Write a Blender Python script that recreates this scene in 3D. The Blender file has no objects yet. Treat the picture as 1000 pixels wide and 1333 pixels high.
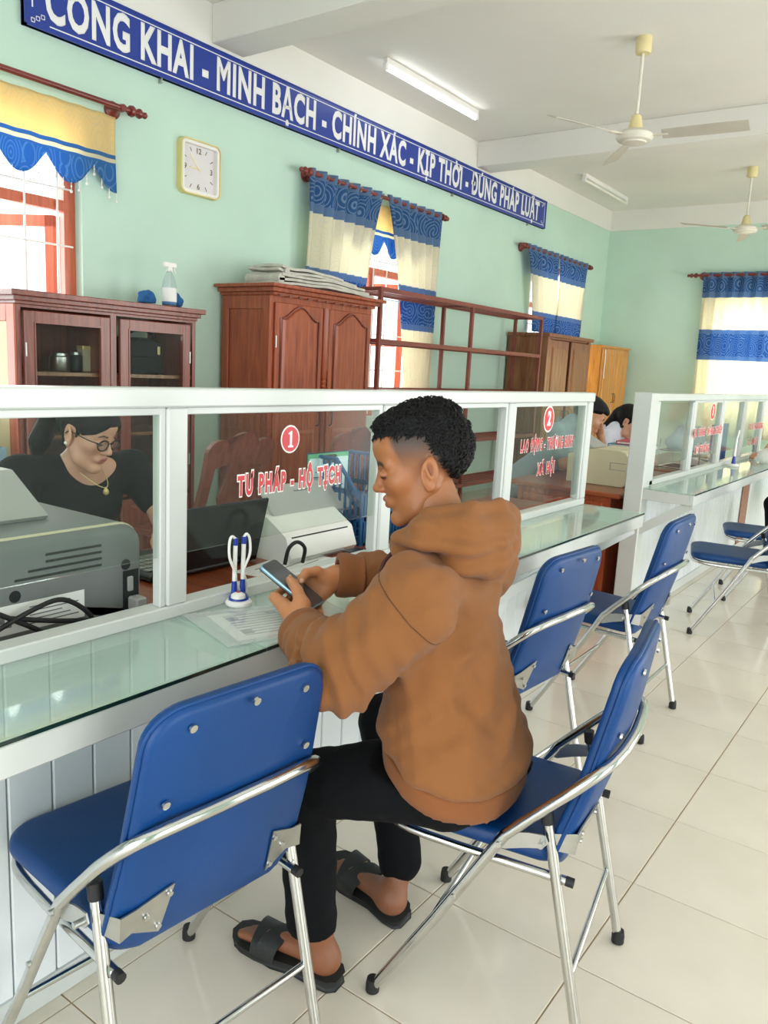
import bpy, bmesh, math, random
import numpy as np
from mathutils import Vector, Matrix, noise as mnoise
random.seed(4)
SC = bpy.context.scene
COL = SC.collection
PI = math.pi
R = math.radians

# ------------------------------------------------------------------ camera
CAM_H = 1.37
def make_camera():
    yaw, pit, roll, f = R(35.511), R(-10.348), R(3.012), 1038.14
    fw = Vector((-math.sin(yaw)*math.cos(pit), math.cos(yaw)*math.cos(pit), math.sin(pit)))
    r = Vector((math.cos(yaw), math.sin(yaw), 0)); u = r.cross(fw)
    r2 = math.cos(roll)*r + math.sin(roll)*u
    u2 = -math.sin(roll)*r + math.cos(roll)*u
    cd = bpy.data.cameras.new('camera'); co = bpy.data.objects.new('camera', cd); COL.objects.link(co)
    m = Matrix((r2, u2, -fw)).transposed().to_4x4(); m.translation = (0, 0, CAM_H)
    co.matrix_world = m
    cd.sensor_fit = 'HORIZONTAL'; cd.sensor_width = 36; cd.lens = 36*f/1000
    cd.clip_start = .02; cd.clip_end = 200
    SC.camera = co
make_camera()

# ------------------------------------------------------------------ exposure, sky, daylight
SC.view_settings.view_transform = 'Standard'; SC.view_settings.look = 'None'
SC.view_settings.gamma = 1; SC.view_settings.use_curve_mapping = False
SC.view_settings.exposure = 0.10
SC.cycles.use_denoising = True; SC.cycles.use_adaptive_sampling = False; SC.cycles.light_sampling_threshold = 0.0
SC.cycles.max_bounces = 12; SC.cycles.transparent_max_bounces = 24; SC.cycles.diffuse_bounces = 5
SC.cycles.sample_clamp_indirect = 6
w = bpy.data.worlds.new('sky'); SC.world = w; w.use_nodes = True
nt = w.node_tree; nt.nodes.clear()
wo = nt.nodes.new('ShaderNodeOutputWorld'); bg = nt.nodes.new('ShaderNodeBackground')
bg.inputs[0].default_value = (.86, .93, 1, 1); bg.inputs[1].default_value = 2.6
nt.links.new(bg.outputs[0], wo.inputs[0])
def area(name, loc, rot, sx, sy, power, color=(1, 1, 1)):
    d = bpy.data.lights.new(name, 'AREA'); d.shape = 'RECTANGLE'; d.size = sx; d.size_y = sy
    d.energy = power; d.color = color
    o = bpy.data.objects.new(name, d); o.location = loc; o.rotation_euler = rot; COL.objects.link(o)
    return o
# daylight through the open side of the hall (doorways on the right and behind the photographer)
for yy, pw in ((0.2, 46), (4.2, 62), (8.2, 110)):
    area('daylight_door', (3.12, yy, 1.35), (0, R(90), 0), 2.4, 2.2, pw, (1, .955, .89))
area('daylight_back', (-.2, -2.42, 1.5), (R(90), 0, 0), 3.2, 2.4, 50, (1, .98, .95))
# daylight through the windows of the left wall
for yy, pw in ((2.25, 150), (6.02, 120), (9.85, 120)):
    area('daylight_window', (-5.7, yy, 1.9), (0, R(-90), 0), 2.8, 2.6, pw, (.95, .98, 1))
area('daylight_far_window', (-2.1, 11.78, 1.7), (R(-90), 0, 0), 1.7, 1.9, 130, (1, .93, .8))

# ------------------------------------------------------------------ materials
def _n(nt, t, **k):
    n = nt.nodes.new(t)
    for a, b in k.items(): setattr(n, a, b)
    return n
def lin(c):
    return tuple(((v/255)/12.92 if v/255 <= .04045 else ((v/255+.055)/1.055)**2.4) for v in c)
def mat(name, rgb, rough=.5, metal=0, var=0, vscale=6, bump=0, bscale=80, spec=.5, coat=0, stretch=None, alpha=1, sub=0, rgb2=None, emit=None):
    """principled with procedural colour variation and fine relief; rgb in sRGB 0..255"""
    m = bpy.data.materials.new(name); m.use_nodes = True
    nt = m.node_tree; b = nt.nodes['Principled BSDF']
    c = lin(rgb)
    b.inputs['Base Color'].default_value = (*c, 1); b.inputs['Roughness'].default_value = rough
    b.inputs['Metallic'].default_value = metal; b.inputs['Specular IOR Level'].default_value = spec
    if coat: b.inputs['Coat Weight'].default_value = coat; b.inputs['Coat Roughness'].default_value = .12
    if sub:
        b.inputs['Subsurface Weight'].default_value = sub; b.inputs['Subsurface Radius'].default_value = (.02, .008, .005)
        b.inputs['Subsurface Scale'].default_value = .35
    if emit: b.inputs['Emission Color'].default_value = (*lin(emit[0]), 1); b.inputs['Emission Strength'].default_value = emit[1]
    tc = None
    if var or bump or rgb2:
        tc = _n(nt, 'ShaderNodeTexCoord'); mp = _n(nt, 'ShaderNodeMapping')
        if stretch: mp.inputs['Scale'].default_value = stretch
        nt.links.new(tc.outputs['Object'], mp.inputs['Vector'])
    if var or rgb2:
        nz = _n(nt, 'ShaderNodeTexNoise'); nz.inputs['Scale'].default_value = vscale; nz.inputs['Detail'].default_value = 5
        nt.links.new(mp.outputs[0], nz.inputs['Vector'])
        mx = _n(nt, 'ShaderNodeMix', data_type='RGBA')
        c2 = lin(rgb2) if rgb2 else tuple(v*(1-var) for v in c)
        mx.inputs[6].default_value = (*c, 1) if rgb2 else (*[min(1, v*(1+var*.6)) for v in c], 1)
        mx.inputs[7].default_value = (*c2, 1)
        rp = _n(nt, 'ShaderNodeMapRange'); rp.inputs[1].default_value = .35; rp.inputs[2].default_value = .65
        nt.links.new(nz.outputs['Fac'], rp.inputs[0]); nt.links.new(rp.outputs[0], mx.inputs[0])
        nt.links.new(mx.outputs[2], b.inputs['Base Color'])
    if bump:
        nb = _n(nt, 'ShaderNodeTexNoise'); nb.inputs['Scale'].default_value = bscale; nb.inputs['Detail'].default_value = 3
        nt.links.new(mp.outputs[0], nb.inputs['Vector'])
        bp = _n(nt, 'ShaderNodeBump'); bp.inputs['Strength'].default_value = bump; bp.inputs['Distance'].default_value = .004
        nt.links.new(nb.outputs['Fac'], bp.inputs['Height']); nt.links.new(bp.outputs[0], b.inputs['Normal'])
    return m
def glass_mat(name, tint=(255, 255, 255), rough=.0, film=0.0, filmrgb=(255, 255, 255), refl=.035):
    """sheet glass: tinted see-through + mirror by Fresnel, plus a thin diffuse film that paints a reflected veil on panes and table"""
    m = bpy.data.materials.new(name); m.use_nodes = True
    nt = m.node_tree; nt.nodes.clear()
    o = _n(nt, 'ShaderNodeOutputMaterial'); tr = _n(nt, 'ShaderNodeBsdfTransparent'); gl = _n(nt, 'ShaderNodeBsdfGlossy')
    tr.inputs[0].default_value = (*lin(tint), 1); gl.inputs['Roughness'].default_value = rough
    lw = _n(nt, 'ShaderNodeLayerWeight'); lw.inputs[0].default_value = .5
    pw = _n(nt, 'ShaderNodeMath', operation='POWER'); pw.inputs[1].default_value = 5
    fr = _n(nt, 'ShaderNodeMath', operation='MULTIPLY_ADD'); fr.inputs[1].default_value = .93; fr.inputs[2].default_value = refl
    nt.links.new(lw.outputs['Facing'], pw.inputs[0]); nt.links.new(pw.outputs[0], fr.inputs[0])
    mx = _n(nt, 'ShaderNodeMixShader')
    nt.links.new(fr.outputs[0], mx.inputs[0]); nt.links.new(tr.outputs[0], mx.inputs[1]); nt.links.new(gl.outputs[0], mx.inputs[2])
    last = mx
    if film:
        df = _n(nt, 'ShaderNodeBsdfDiffuse'); df.inputs[0].default_value = (*lin(filmrgb), 1)
        m2 = _n(nt, 'ShaderNodeMixShader'); m2.inputs[0].default_value = film
        nt.links.new(mx.outputs[0], m2.inputs[1]); nt.links.new(df.outputs[0], m2.inputs[2]); last = m2
    nt.links.new(last.outputs[0], o.inputs[0])
    return m
def wood_mat(name, c1, c2, rough=.35, axis='Z', scale=3.0, coat=.25):
    m = bpy.data.materials.new(name); m.use_nodes = True
    nt = m.node_tree; b = nt.nodes['Principled BSDF']
    b.inputs['Roughness'].default_value = rough; b.inputs['Coat Weight'].default_value = coat; b.inputs['Coat Roughness'].default_value = .15
    tc = _n(nt, 'ShaderNodeTexCoord'); mp = _n(nt, 'ShaderNodeMapping')
    s = [14, 14, 14]; s['XYZ'.index(axis)] = .9; mp.inputs['Scale'].default_value = s
    nz = _n(nt, 'ShaderNodeTexNoise'); nz.inputs['Scale'].default_value = scale; nz.inputs['Detail'].default_value = 6; nz.inputs['Distortion'].default_value = .6
    rp = _n(nt, 'ShaderNodeValToRGB')
    rp.color_ramp.elements[0].position = .32; rp.color_ramp.elements[0].color = (*lin(c2), 1)
    rp.color_ramp.elements[1].position = .68; rp.color_ramp.elements[1].color = (*lin(c1), 1)
    nt.links.new(tc.outputs['Object'], mp.inputs[0]); nt.links.new(mp.outputs[0], nz.inputs['Vector'])
    nt.links.new(nz.outputs['Fac'], rp.inputs[0]); nt.links.new(rp.outputs[0], b.inputs['Base Color'])
    bp = _n(nt, 'ShaderNodeBump'); bp.inputs['Strength'].default_value = .12; bp.inputs['Distance'].default_value = .002
    nt.links.new(nz.outputs['Fac'], bp.inputs['Height']); nt.links.new(bp.outputs[0], b.inputs['Normal'])
    return m

M = {}
M['mint'] = mat('mint_wall_paint', (194, 222, 207), .75, var=.05, vscale=1.3, bump=.08, bscale=60)
M['white_paint'] = mat('white_ceiling_paint', (232, 230, 224), .8, var=.04, vscale=.9, bump=.05, bscale=50)
M['tile'] = mat('polished_floor_tile', (226, 217, 202), .15, rgb2=(215, 205, 189), vscale=2.2, spec=.5)
M['grout'] = mat('tan_grout', (168, 146, 118), .8, var=.15, vscale=9)
M['alu'] = mat('white_coated_aluminium', (203, 206, 203), .28, var=.02, vscale=4)
M['pvc'] = mat('glossy_white_board', (222, 227, 230), .2, var=.03, vscale=3)
M['chrome'] = mat('chrome', (205, 205, 203), .16, 1, var=.06, vscale=20)
M['steel'] = mat('satin_steel', (190, 190, 186), .33, 1, var=.06, vscale=30)
M['vinyl'] = mat('blue_vinyl', (6, 59, 116), .42, var=.10, vscale=5, bump=.12, bscale=320, spec=.32)
M['black_rubber'] = mat('black_rubber', (24, 24, 25), .6, var=.2, vscale=40)
M['glass'] = glass_mat('clear_pane_glass', (243, 247, 244), .10, .015, (225, 232, 228), refl=.0)  # pale diffuse layer paints the veil of the missing reflections
M['glass_top'] = glass_mat('green_table_glass', (238, 248, 243), .05, .24, (222, 238, 230), refl=.06)  # pale diffuse layer paints reflected window brightness over the table
M['glass_edge'] = mat('dark_glass_edge', (22, 44, 40), .15, var=.1)
M['redwood'] = wood_mat('red_brown_wood', (178, 88, 52), (136, 58, 34))
M['darkwood'] = wood_mat('dark_red_wood', (146, 78, 62), (110, 54, 46))
M['brownwood'] = wood_mat('brown_wood', (162, 104, 64), (118, 70, 42))
M['yellowwood'] = wood_mat('yellow_wood', (218, 154, 66), (184, 116, 42))
M['orangewood'] = wood_mat('orange_window_wood', (206, 106, 72), (180, 84, 58), coat=.1)
M['deskwood'] = wood_mat('desk_wood', (158, 82, 46), (116, 52, 30), axis='X')
M['rodwood'] = wood_mat('curtain_rod_wood', (140, 54, 46), (96, 34, 32), axis='Y')
M['rackpaint'] = mat('maroon_shelf_paint', (132, 66, 56), .45, var=.12, vscale=8)
M['white_iron'] = mat('white_window_bar', (238, 236, 230), .4, var=.03)
M['banner'] = mat('blue_banner_board', (38, 62, 152), .3, var=.04, vscale=2)
M['banner_white'] = mat('silver_white_letter', (236, 236, 236), .45, var=.02)
M['white_plastic'] = mat('white_plastic', (238, 236, 232), .35, var=.03)
M['cream_plastic'] = mat('cream_plastic', (214, 204, 174), .45, var=.04, bump=.05, bscale=200)
M['fan_cream'] = mat('yellowed_cream_plastic', (226, 212, 160), .4, var=.05)
M['fan_white'] = mat('fan_white_enamel', (226, 222, 208), .35, var=.05)
M['fan_blade'] = mat('fan_blade_grey', (196, 190, 176), .5, var=.06)
M['gold'] = mat('pale_gold', (232, 214, 150), .35, .45, var=.05)
M['clock_face'] = mat('clock_face', (222, 218, 220), .4, var=.02)
M['clock_mark'] = mat('clock_mark', (120, 108, 84), .4, .3)
M['black_plastic'] = mat('black_plastic', (22, 24, 28), .4, var=.15, vscale=15)
M['black_gloss'] = mat('black_gloss', (14, 17, 22), .15, var=.1)
M['grey_plastic'] = mat('printer_grey', (118, 122, 122), .45, var=.05, bump=.05, bscale=250)
M['grey_light'] = mat('light_grey_plastic', (172, 172, 170), .4, var=.04, bump=.05, bscale=250)
M['dark_slot'] = mat('dark_slot', (30, 34, 36), .7, var=.1)
M['paper'] = mat('white_paper', (240, 240, 236), .8, var=.03, vscale=5)
M['newsprint'] = mat('newsprint', (206, 203, 192), .85, rgb2=(186, 184, 176), vscale=14)
M['ink'] = mat('grey_ink', (120, 120, 124), .8)
M['ink_dark'] = mat('dark_ink', (58, 60, 66), .8)
M['red'] = mat('sticker_red', (206, 22, 44), .35, var=.03)
M['sticker_white'] = mat('sticker_white', (246, 244, 240), .4)
M['blue_plastic'] = mat('dark_blue_plastic', (28, 84, 132), .4, var=.06)
M['pen_blue'] = mat('pen_blue', (24, 58, 158), .3, var=.05)
M['tube_on'] = mat('lit_tube', (255, 255, 255), .4, emit=((250, 252, 255), 7.0))
M['tube_off'] = mat('tube_off', (240, 236, 222), .3, var=.03)
M['bag'] = mat('black_bag_fabric', (30, 30, 36), .8, var=.2, vscale=20, bump=.2, bscale=300)

# ------------------------------------------------------------------ object helpers
def tag(o, label=None, cat=None, group=None, kind=None):
    if label: o['label'] = label
    if cat: o['category'] = cat
    if group: o['group'] = group
    if kind: o['kind'] = kind
    return o
def thing(name, label, cat, loc=(0, 0, 0), rz=0, group=None):
    o = bpy.data.objects.new(name, None); o.empty_display_size = .05
    o.location = loc; o.rotation_euler = (0, 0, rz); COL.objects.link(o)
    return tag(o, label, cat, group)
def mesh_obj(name, me, m=None, parent=None, loc=None):
    if m is not None and not me.materials: me.materials.append(m if not isinstance(m, str) else M[m])
    o = bpy.data.objects.new(name, me); COL.objects.link(o)
    if parent is not None: o.parent = parent
    if loc is not None: o.location = loc
    return o
def obj(name, bm, m, parent=None, smooth=None, loc=None):
    me = bpy.data.meshes.new(name); bm.normal_update(); bm.to_mesh(me); bm.free()
    if smooth is not None: shade(me, smooth)
    return mesh_obj(name, me, m, parent, loc)
def shade(me, angle=40):
    n = len(me.polygons)
    me.polygons.foreach_set('use_smooth', [True]*n)
    if angle < 180:
        try: me.set_sharp_from_angle(angle=R(angle))
        except Exception: pass
def dup(root, loc=None, rz=None, label=None, group=None):
    r = root.copy(); COL.objects.link(r)
    if loc is not None: r.location = loc
    if rz is not None: r.rotation_euler = (0, 0, rz)
    if label: r['label'] = label
    if group: r['group'] = group
    for ch in list(root.children):
        c = ch.copy(); COL.objects.link(c); c.parent = r
        for g in list(ch.children):
            d = g.copy(); COL.objects.link(d); d.parent = c
    return r
def box(bm, x0, x1, y0, y1, z0, z1, bev=0.0, mtx=None, seg=1):
    v = [bm.verts.new((x, y, z)) for x in (x0, x1) for y in (y0, y1) for z in (z0, z1)]
    f = [(0, 1, 3, 2), (4, 6, 7, 5), (0, 4, 5, 1), (2, 3, 7, 6), (0, 2, 6, 4), (1, 5, 7, 3)]
    fs = [bm.faces.new([v[i] for i in q]) for q in f]
    geo = v
    if bev:
        es = set(e for q in fs for e in q.edges)
        r = bmesh.ops.bevel(bm, geom=list(es)+v, offset=bev, segments=seg, affect='EDGES', profile=.5)
        geo = list({vv for ff in r['faces'] for vv in ff.verts} | {vv for ff in fs if ff.is_valid for vv in ff.verts})
    if mtx is not None: bmesh.ops.transform(bm, matrix=mtx, verts=[g for g in geo if g.is_valid])
    return bm
def B(*boxes, bev=0.0, seg=1):
    bm = bmesh.new()
    for i, b in enumerate(boxes):
        e = .0003*i                                   # keeps overlapping members from sharing a face
        box(bm, b[0]-e, b[1]+e, b[2]-e, b[3]+e, b[4]-e*(b[4] > 0), b[5]+e, bev=bev, seg=seg)
    return bm
def smooth_path(pts, n=6):
    P = [Vector(p) for p in pts]; out = []
    for i in range(len(P)-1):
        p0 = P[max(i-1, 0)]; p1 = P[i]; p2 = P[i+1]; p3 = P[min(i+2, len(P)-1)]
        for k in range(n):
            t = k/n
            out.append(.5*((2*p1)+(p2-p0)*t+(2*p0-5*p1+4*p2-p3)*t*t+(3*p1-p0-3*p2+p3)*t**3))
    out.append(P[-1]); return out
def tube(bm, pts, r, n=10, cap=True, closed=False):
    P = [Vector(p) for p in pts]; N = len(P)
    rr = r if isinstance(r, (list, tuple)) else [r]*N
    rings = []; up = None
    for i in range(N):
        if closed: t = (P[(i+1) % N]-P[i-1]).normalized()
        else: t = (P[min(i+1, N-1)]-P[max(i-1, 0)]).normalized()
        if up is None:
            up = Vector((0, 0, 1)) if abs(t.z) < .9 else Vector((1, 0, 0))
        a = (up - t*up.dot(t)).normalized(); b = t.cross(a); up = a
        rings.append([bm.verts.new(P[i]+rr[i]*(math.cos(2*PI*k/n)*a+math.sin(2*PI*k/n)*b)) for k in range(n)])
    for i in range(N if closed else N-1):
        A, C = rings[i], rings[(i+1) % N]
        for k in range(n): bm.faces.new((A[k], A[(k+1) % n], C[(k+1) % n], C[k]))
    if cap and not closed:
        bm.faces.new(rings[0][::-1]); bm.faces.new(rings[-1])
    return bm
def T(pts, r, n=10, sm=0, closed=False):
    return tube(bmesh.new(), smooth_path(pts, sm) if sm else pts, r, n, closed=closed)
def lathe(prof, n=20, axis='Z', c=(0, 0, 0)):
    """prof: list of (radius, height)"""
    bm = bmesh.new(); rings = []
    for r, h in prof:
        ring = []
        for k in range(n):
            a = 2*PI*k/n; p = (r*math.cos(a), r*math.sin(a), h)
            if axis == 'Y': p = (p[0], p[2], p[1])
            if axis == 'X': p = (p[2], p[0], p[1])
            ring.append(bm.verts.new((p[0]+c[0], p[1]+c[1], p[2]+c[2])))
        rings.append(ring)
    for A, C in zip(rings, rings[1:]):
        for k in range(n): bm.faces.new((A[k], A[(k+1) % n], C[(k+1) % n], C[k]))
    bm.faces.new(rings[0][::-1]); bm.faces.new(rings[-1])
    bmesh.ops.recalc_face_normals(bm, faces=bm.faces[:])
    return bm
def prism(outline, t0, t1, f):
    """outline 2-D polygon extruded from t0 to t1; f(u,v,t) -> xyz"""
    bm = bmesh.new()
    a = [bm.verts.new(f(u, v, t0)) for u, v in outline]; b = [bm.verts.new(f(u, v, t1)) for u, v in outline]
    n = len(a)
    for i in range(n): bm.faces.new((a[i], a[(i+1) % n], b[(i+1) % n], b[i]))
    bm.faces.new(a[::-1]); bm.faces.new(b)
    bmesh.ops.recalc_face_normals(bm, faces=bm.faces[:])
    return bm
def rrect(w, h, r, n=6, cx=0, cy=0):
    out = []
    for sx, sy, a0 in ((1, 1, 0), (-1, 1, 90), (-1, -1, 180), (1, -1, 270)):
        for k in range(n+1):
            a = R(a0+90*k/n); out.append((cx+sx*(w/2-r)+r*math.cos(a), cy+sy*(h/2-r)+r*math.sin(a)))
    return out
def text_mesh(body, size=1.0, ext=.001, off=0.0, sx=1.0, align='CENTER', space=1.0, swell=0):
    cu = bpy.data.curves.new('lettering', 'FONT'); cu.body = body; cu.size = size; cu.extrude = ext
    cu.offset = off; cu.align_x = align; cu.align_y = 'CENTER'; cu.space_character = space; cu.resolution_u = 3; cu.bevel_depth = swell; cu.bevel_resolution = 0
    o = bpy.data.objects.new('lettering', cu); COL.objects.link(o)
    dg = bpy.context.evaluated_depsgraph_get(); dg.update()
    me = bpy.data.meshes.new_from_object(o.evaluated_get(dg))
    bpy.data.objects.remove(o); bpy.data.curves.remove(cu)
    if swell: me.transform(Matrix.Diagonal((1, 1, .12, 1)))
    if sx != 1: me.transform(Matrix.Diagonal((sx, 1, 1, 1)))
    me.materials.clear()
    return me
def on_x(me, x, y, z):
    """lay an XY text mesh on a plane facing +X, reading towards +Y"""
    me.transform(Matrix(((0, 0, 1, x), (1, 0, 0, y), (0, 1, 0, z), (0, 0, 0, 1))))
    return me
# ================================================================== the setting
XW, XR, YF, YB, ZC = -4.5, 3.0, 11.5, -2.3, 3.70       # left wall, right wall, far wall, back wall, ceiling
def struct(name, bm, m, parent=None, smooth=None):
    o = obj(name, bm, m, parent, smooth)
    if parent is None: o['kind'] = 'structure'
    return o
# floor: grout bed, each near tile a piece of its own, the rest joined
fl = struct('floor', B((XW-.2, XR+.2, YB-.2, YF+.2, -.12, -.0025)), 'grout')
TP, TX0, TY0 = .402, -.555, 1.655
def tile_bm(x0, y0, bm=None):
    bm = bm or bmesh.new(); a, z0, z1, c = .0016, -.003, .0, .0012
    lo = [bm.verts.new((x, y, z0)) for x, y in ((x0+a, y0+a), (x0+TP-a, y0+a), (x0+TP-a, y0+TP-a), (x0+a, y0+TP-a))]
    hi = [bm.verts.new((x, y, z1)) for x, y in ((x0+a+c, y0+a+c), (x0+TP-a-c, y0+a+c), (x0+TP-a-c, y0+TP-a-c), (x0+a+c, y0+TP-a-c))]
    for i in range(4): bm.faces.new((lo[i], lo[(i+1) % 4], hi[(i+1) % 4], hi[i]))
    bm.faces.new(hi); return bm
tile_me = bpy.data.meshes.new('tile'); _b = tile_bm(0, 0); _b.to_mesh(tile_me); _b.free(); tile_me.materials.append(M['tile'])
rest = bmesh.new()
for i in range(-10, 9):
    for j in range(-10, 25):
        x0, y0 = TX0+i*TP, TY0+j*TP
        if x0+TP > XR or x0 < XW-.1 or y0 < YB-.1 or y0 > YF-.02: continue
        if -3 <= i <= 3 and -3 <= j <= 19:
            t = mesh_obj('tile', tile_me, None, fl, (x0, y0, 0))
        else: tile_bm(x0, y0, rest)
rt = obj('tile_field', rest, 'tile', fl); rt['kind'] = 'stuff'
# walls with real openings
WIN = [(1.5, 3.0), (5.27, 6.77), (9.1, 10.6)]; ZS, ZT = .9, 2.74
def wall_x(name, x0, x1, ya, yb, holes, z1, m, zs=ZS, zt=ZT):
    bx = []; y = ya
    for a, b in holes:
        bx += [(x0, x1, y, a, 0, z1), (x0, x1, a, b, 0, zs), (x0, x1, a, b, zt, z1)]; y = b
    bx.append((x0, x1, y, yb, 0, z1))
    return struct(name, B(*bx), m)
wall_x('wall_left', XW-.2, XW, YB, YF, WIN, 3.43, 'mint')
struct('trim_left', B((XW-.2, XW+.012, YB, YF, 3.43, ZC)), 'white_paint')
FW = (-2.95, -1.25)
struct('wall_far', B((XW, FW[0], YF, YF+.2, 0, 3.43), (FW[0], FW[1], YF, YF+.2, 0, .9), (FW[0], FW[1], YF, YF+.2, 2.5, 3.43), (FW[1], XR, YF, YF+.2, 0, 3.43)), 'mint')
struct('trim_far', B((XW+.012, XR, YF-.012, YF+.2, 3.43, ZC)), 'white_paint')
wall_x('wall_right', XR, XR+.2, YB, YF, [(-1.2, 1.6), (2.8, 5.6), (6.8, 9.6)], ZC, 'mint', .0, 2.5)
struct('wall_back', B((XW-.2, -1.9, YB-.2, YB, 0, ZC), (-1.9, 1.5, YB-.2, YB, 2.8, ZC), (1.5, XR+.2, YB-.2, YB, 0, ZC)), 'mint')
struct('ceiling', B((XW-.2, XR+.2, YB-.2, YF+.2, ZC, ZC+.15)), 'white_paint')
for i, (a, b) in enumerate(((.3, .58), (4.0, 4.29), (7.62, 7.91))):
    struct('ceiling_beam', B((XW+.012, XR, a, b, 3.455, ZC), bev=.006), 'white_paint')

# windows of the left wall: plastered reveal, orange wooden frame, casement, iron bars, glass
def window(n, a, b, zs, zt):
    w = thing('window_%d' % n, None, None, (XW-.1, (a+b)/2, zs)); w['kind'] = 'structure'
    hw, h = (b-a)/2, zt-zs
    fr = B((-.03, .03, -hw, -hw+.075, 0, h), (-.03, .03, hw-.075, hw, 0, h), (-.03, .03, -hw, hw, h-.08, h), (-.03, .03, -hw, hw, 0, .07),
           (-.03, .03, -hw, hw, h*.70, h*.70+.06), (-.03, .03, -.04, .04, 0, h*.70), bev=.004)
    obj('window_frame', fr, 'orangewood', w)
    for s in (-1, 1):                                    # two casements standing open outwards
        cs = bmesh.new(); L = hw-.12
        for bxx in ((-.02, .02, 0, .06, .08, h*.70-.02), (-.02, .02, L-.06, L, .08, h*.70-.02), (-.02, .02, 0, L, .08, .15), (-.02, .02, 0, L, h*.70-.09, h*.70-.02), (-.015, .015, 0, L, h*.36, h*.36+.03)):
            box(cs, *bxx, bev=.003)
        mt = Matrix.Translation((-.06, s*(hw-.08), 0)) @ Matrix.Rotation(R(62) if s < 0 else R(118), 4, 'Z')
        bmesh.ops.transform(cs, matrix=mt, verts=cs.verts[:])
        c = obj('casement', cs, 'orangewood', w)
        g = B((-.003, .003, .05, L-.05, .13, h*.70-.07)); bmesh.ops.transform(g, matrix=mt, verts=g.verts[:])
        obj('pane', g, 'glass', c)
    for s in (-1, 1):
        obj('pane', B((-.004, .004, min(s*.04, s*(hw-.08)), max(s*.04, s*(hw-.08)), h*.70+.06, h-.08)), 'glass', w)
    for k in range(7):
        y = -hw+.13+k*(2*hw-.26)/6
        obj('window_bar', T([(.045, y, .02), (.045, y, h-.02)], .007, 6), 'white_iron', w)
    for k in range(6):
        z = .10+k*(h-.2)/5
        obj('window_bar', T([(.045, -hw+.03, z), (.045, hw-.03, z)], .006, 6), 'white_iron', w)
    return w
for i, (a, b) in enumerate(WIN): window(i+1, a, b, ZS, ZT)
fw = thing('window_4', None, None, ((FW[0]+FW[1])/2, YF+.1, .9)); fw['kind'] = 'structure'
obj('window_frame', B((-.85, -.77, -.03, .03, 0, 1.6), (.77, .85, -.03, .03, 0, 1.6), (-.85, .85, -.03, .03, 1.52, 1.6), (-.85, .85, -.03, .03, 0, .08), (-.04, .04, -.03, .03, 0, 1.6), bev=.004), 'orangewood', fw)
for s in (-1, 1): obj('pane', B((min(s*.04, s*.77), max(s*.04, s*.77), -.003, .003, .08, 1.52)), 'glass', fw)
# ================================================================== service counters
XG = -1.36          # plane of the partition glass
ZT_ = .80           # table height
def sticker_disc(name, num, y, z, rx, rz, parent, x=XG+.006):
    d = obj(name, prism([(rx*1.13*math.cos(2*PI*k/40), rz*1.13*math.sin(2*PI*k/40)) for k in range(40)], 0, .0008, lambda u, v, t: (x+t, y+u, z+v)), 'sticker_white', parent)
    obj('red_disc', prism([(rx*math.cos(2*PI*k/40), rz*math.sin(2*PI*k/40)) for k in range(40)], .0008, .0016, lambda u, v, t: (x+t, y+u, z+v)), 'red', d)
    if num == '1':
        q = rz/.031
        o = [(-.009, -.0205), (.010, -.0205), (.010, -.0165), (.0045, -.0150), (.0045, .0205), (.0015, .0205), (-.0085, .0150), (-.0080, .0120), (-.0030, .0140), (-.0030, -.0150), (-.009, -.0165)]
        obj('numeral', prism([(a*q, b*q) for a, b in o], .0016, .0024, lambda u, v, t: (x+t, y+u, z+v)), 'sticker_white', d)
    else:
        me = text_mesh(num, rz*1.65, .0004, .0022*rz/.03, .8)
        mesh_obj('numeral', on_x(me, x+.0022, y, z), 'sticker_white', d)
    return d
def sticker_text(name, body, y, z, size, width, parent, x=XG+.006, bold=1.0):
    me = text_mesh(body, size, .0004, size*.098*bold, 1, space=1.34); xs = [v.co.x for v in me.vertices]; k = width/(max(xs)-min(xs))
    me.transform(Matrix.Diagonal((k, 1, 1, 1)))
    o2 = text_mesh(body, size, .0003, size*.045*bold, 1, space=1.34); o2.transform(Matrix.Diagonal((k, 1, 1, 1)))
    d = mesh_obj(name, on_x(me, x+.0004, y, z), 'sticker_white', parent)
    mesh_obj('red_letters', on_x(o2, x+.0012, y, z), 'red', d)
    return d
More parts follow.
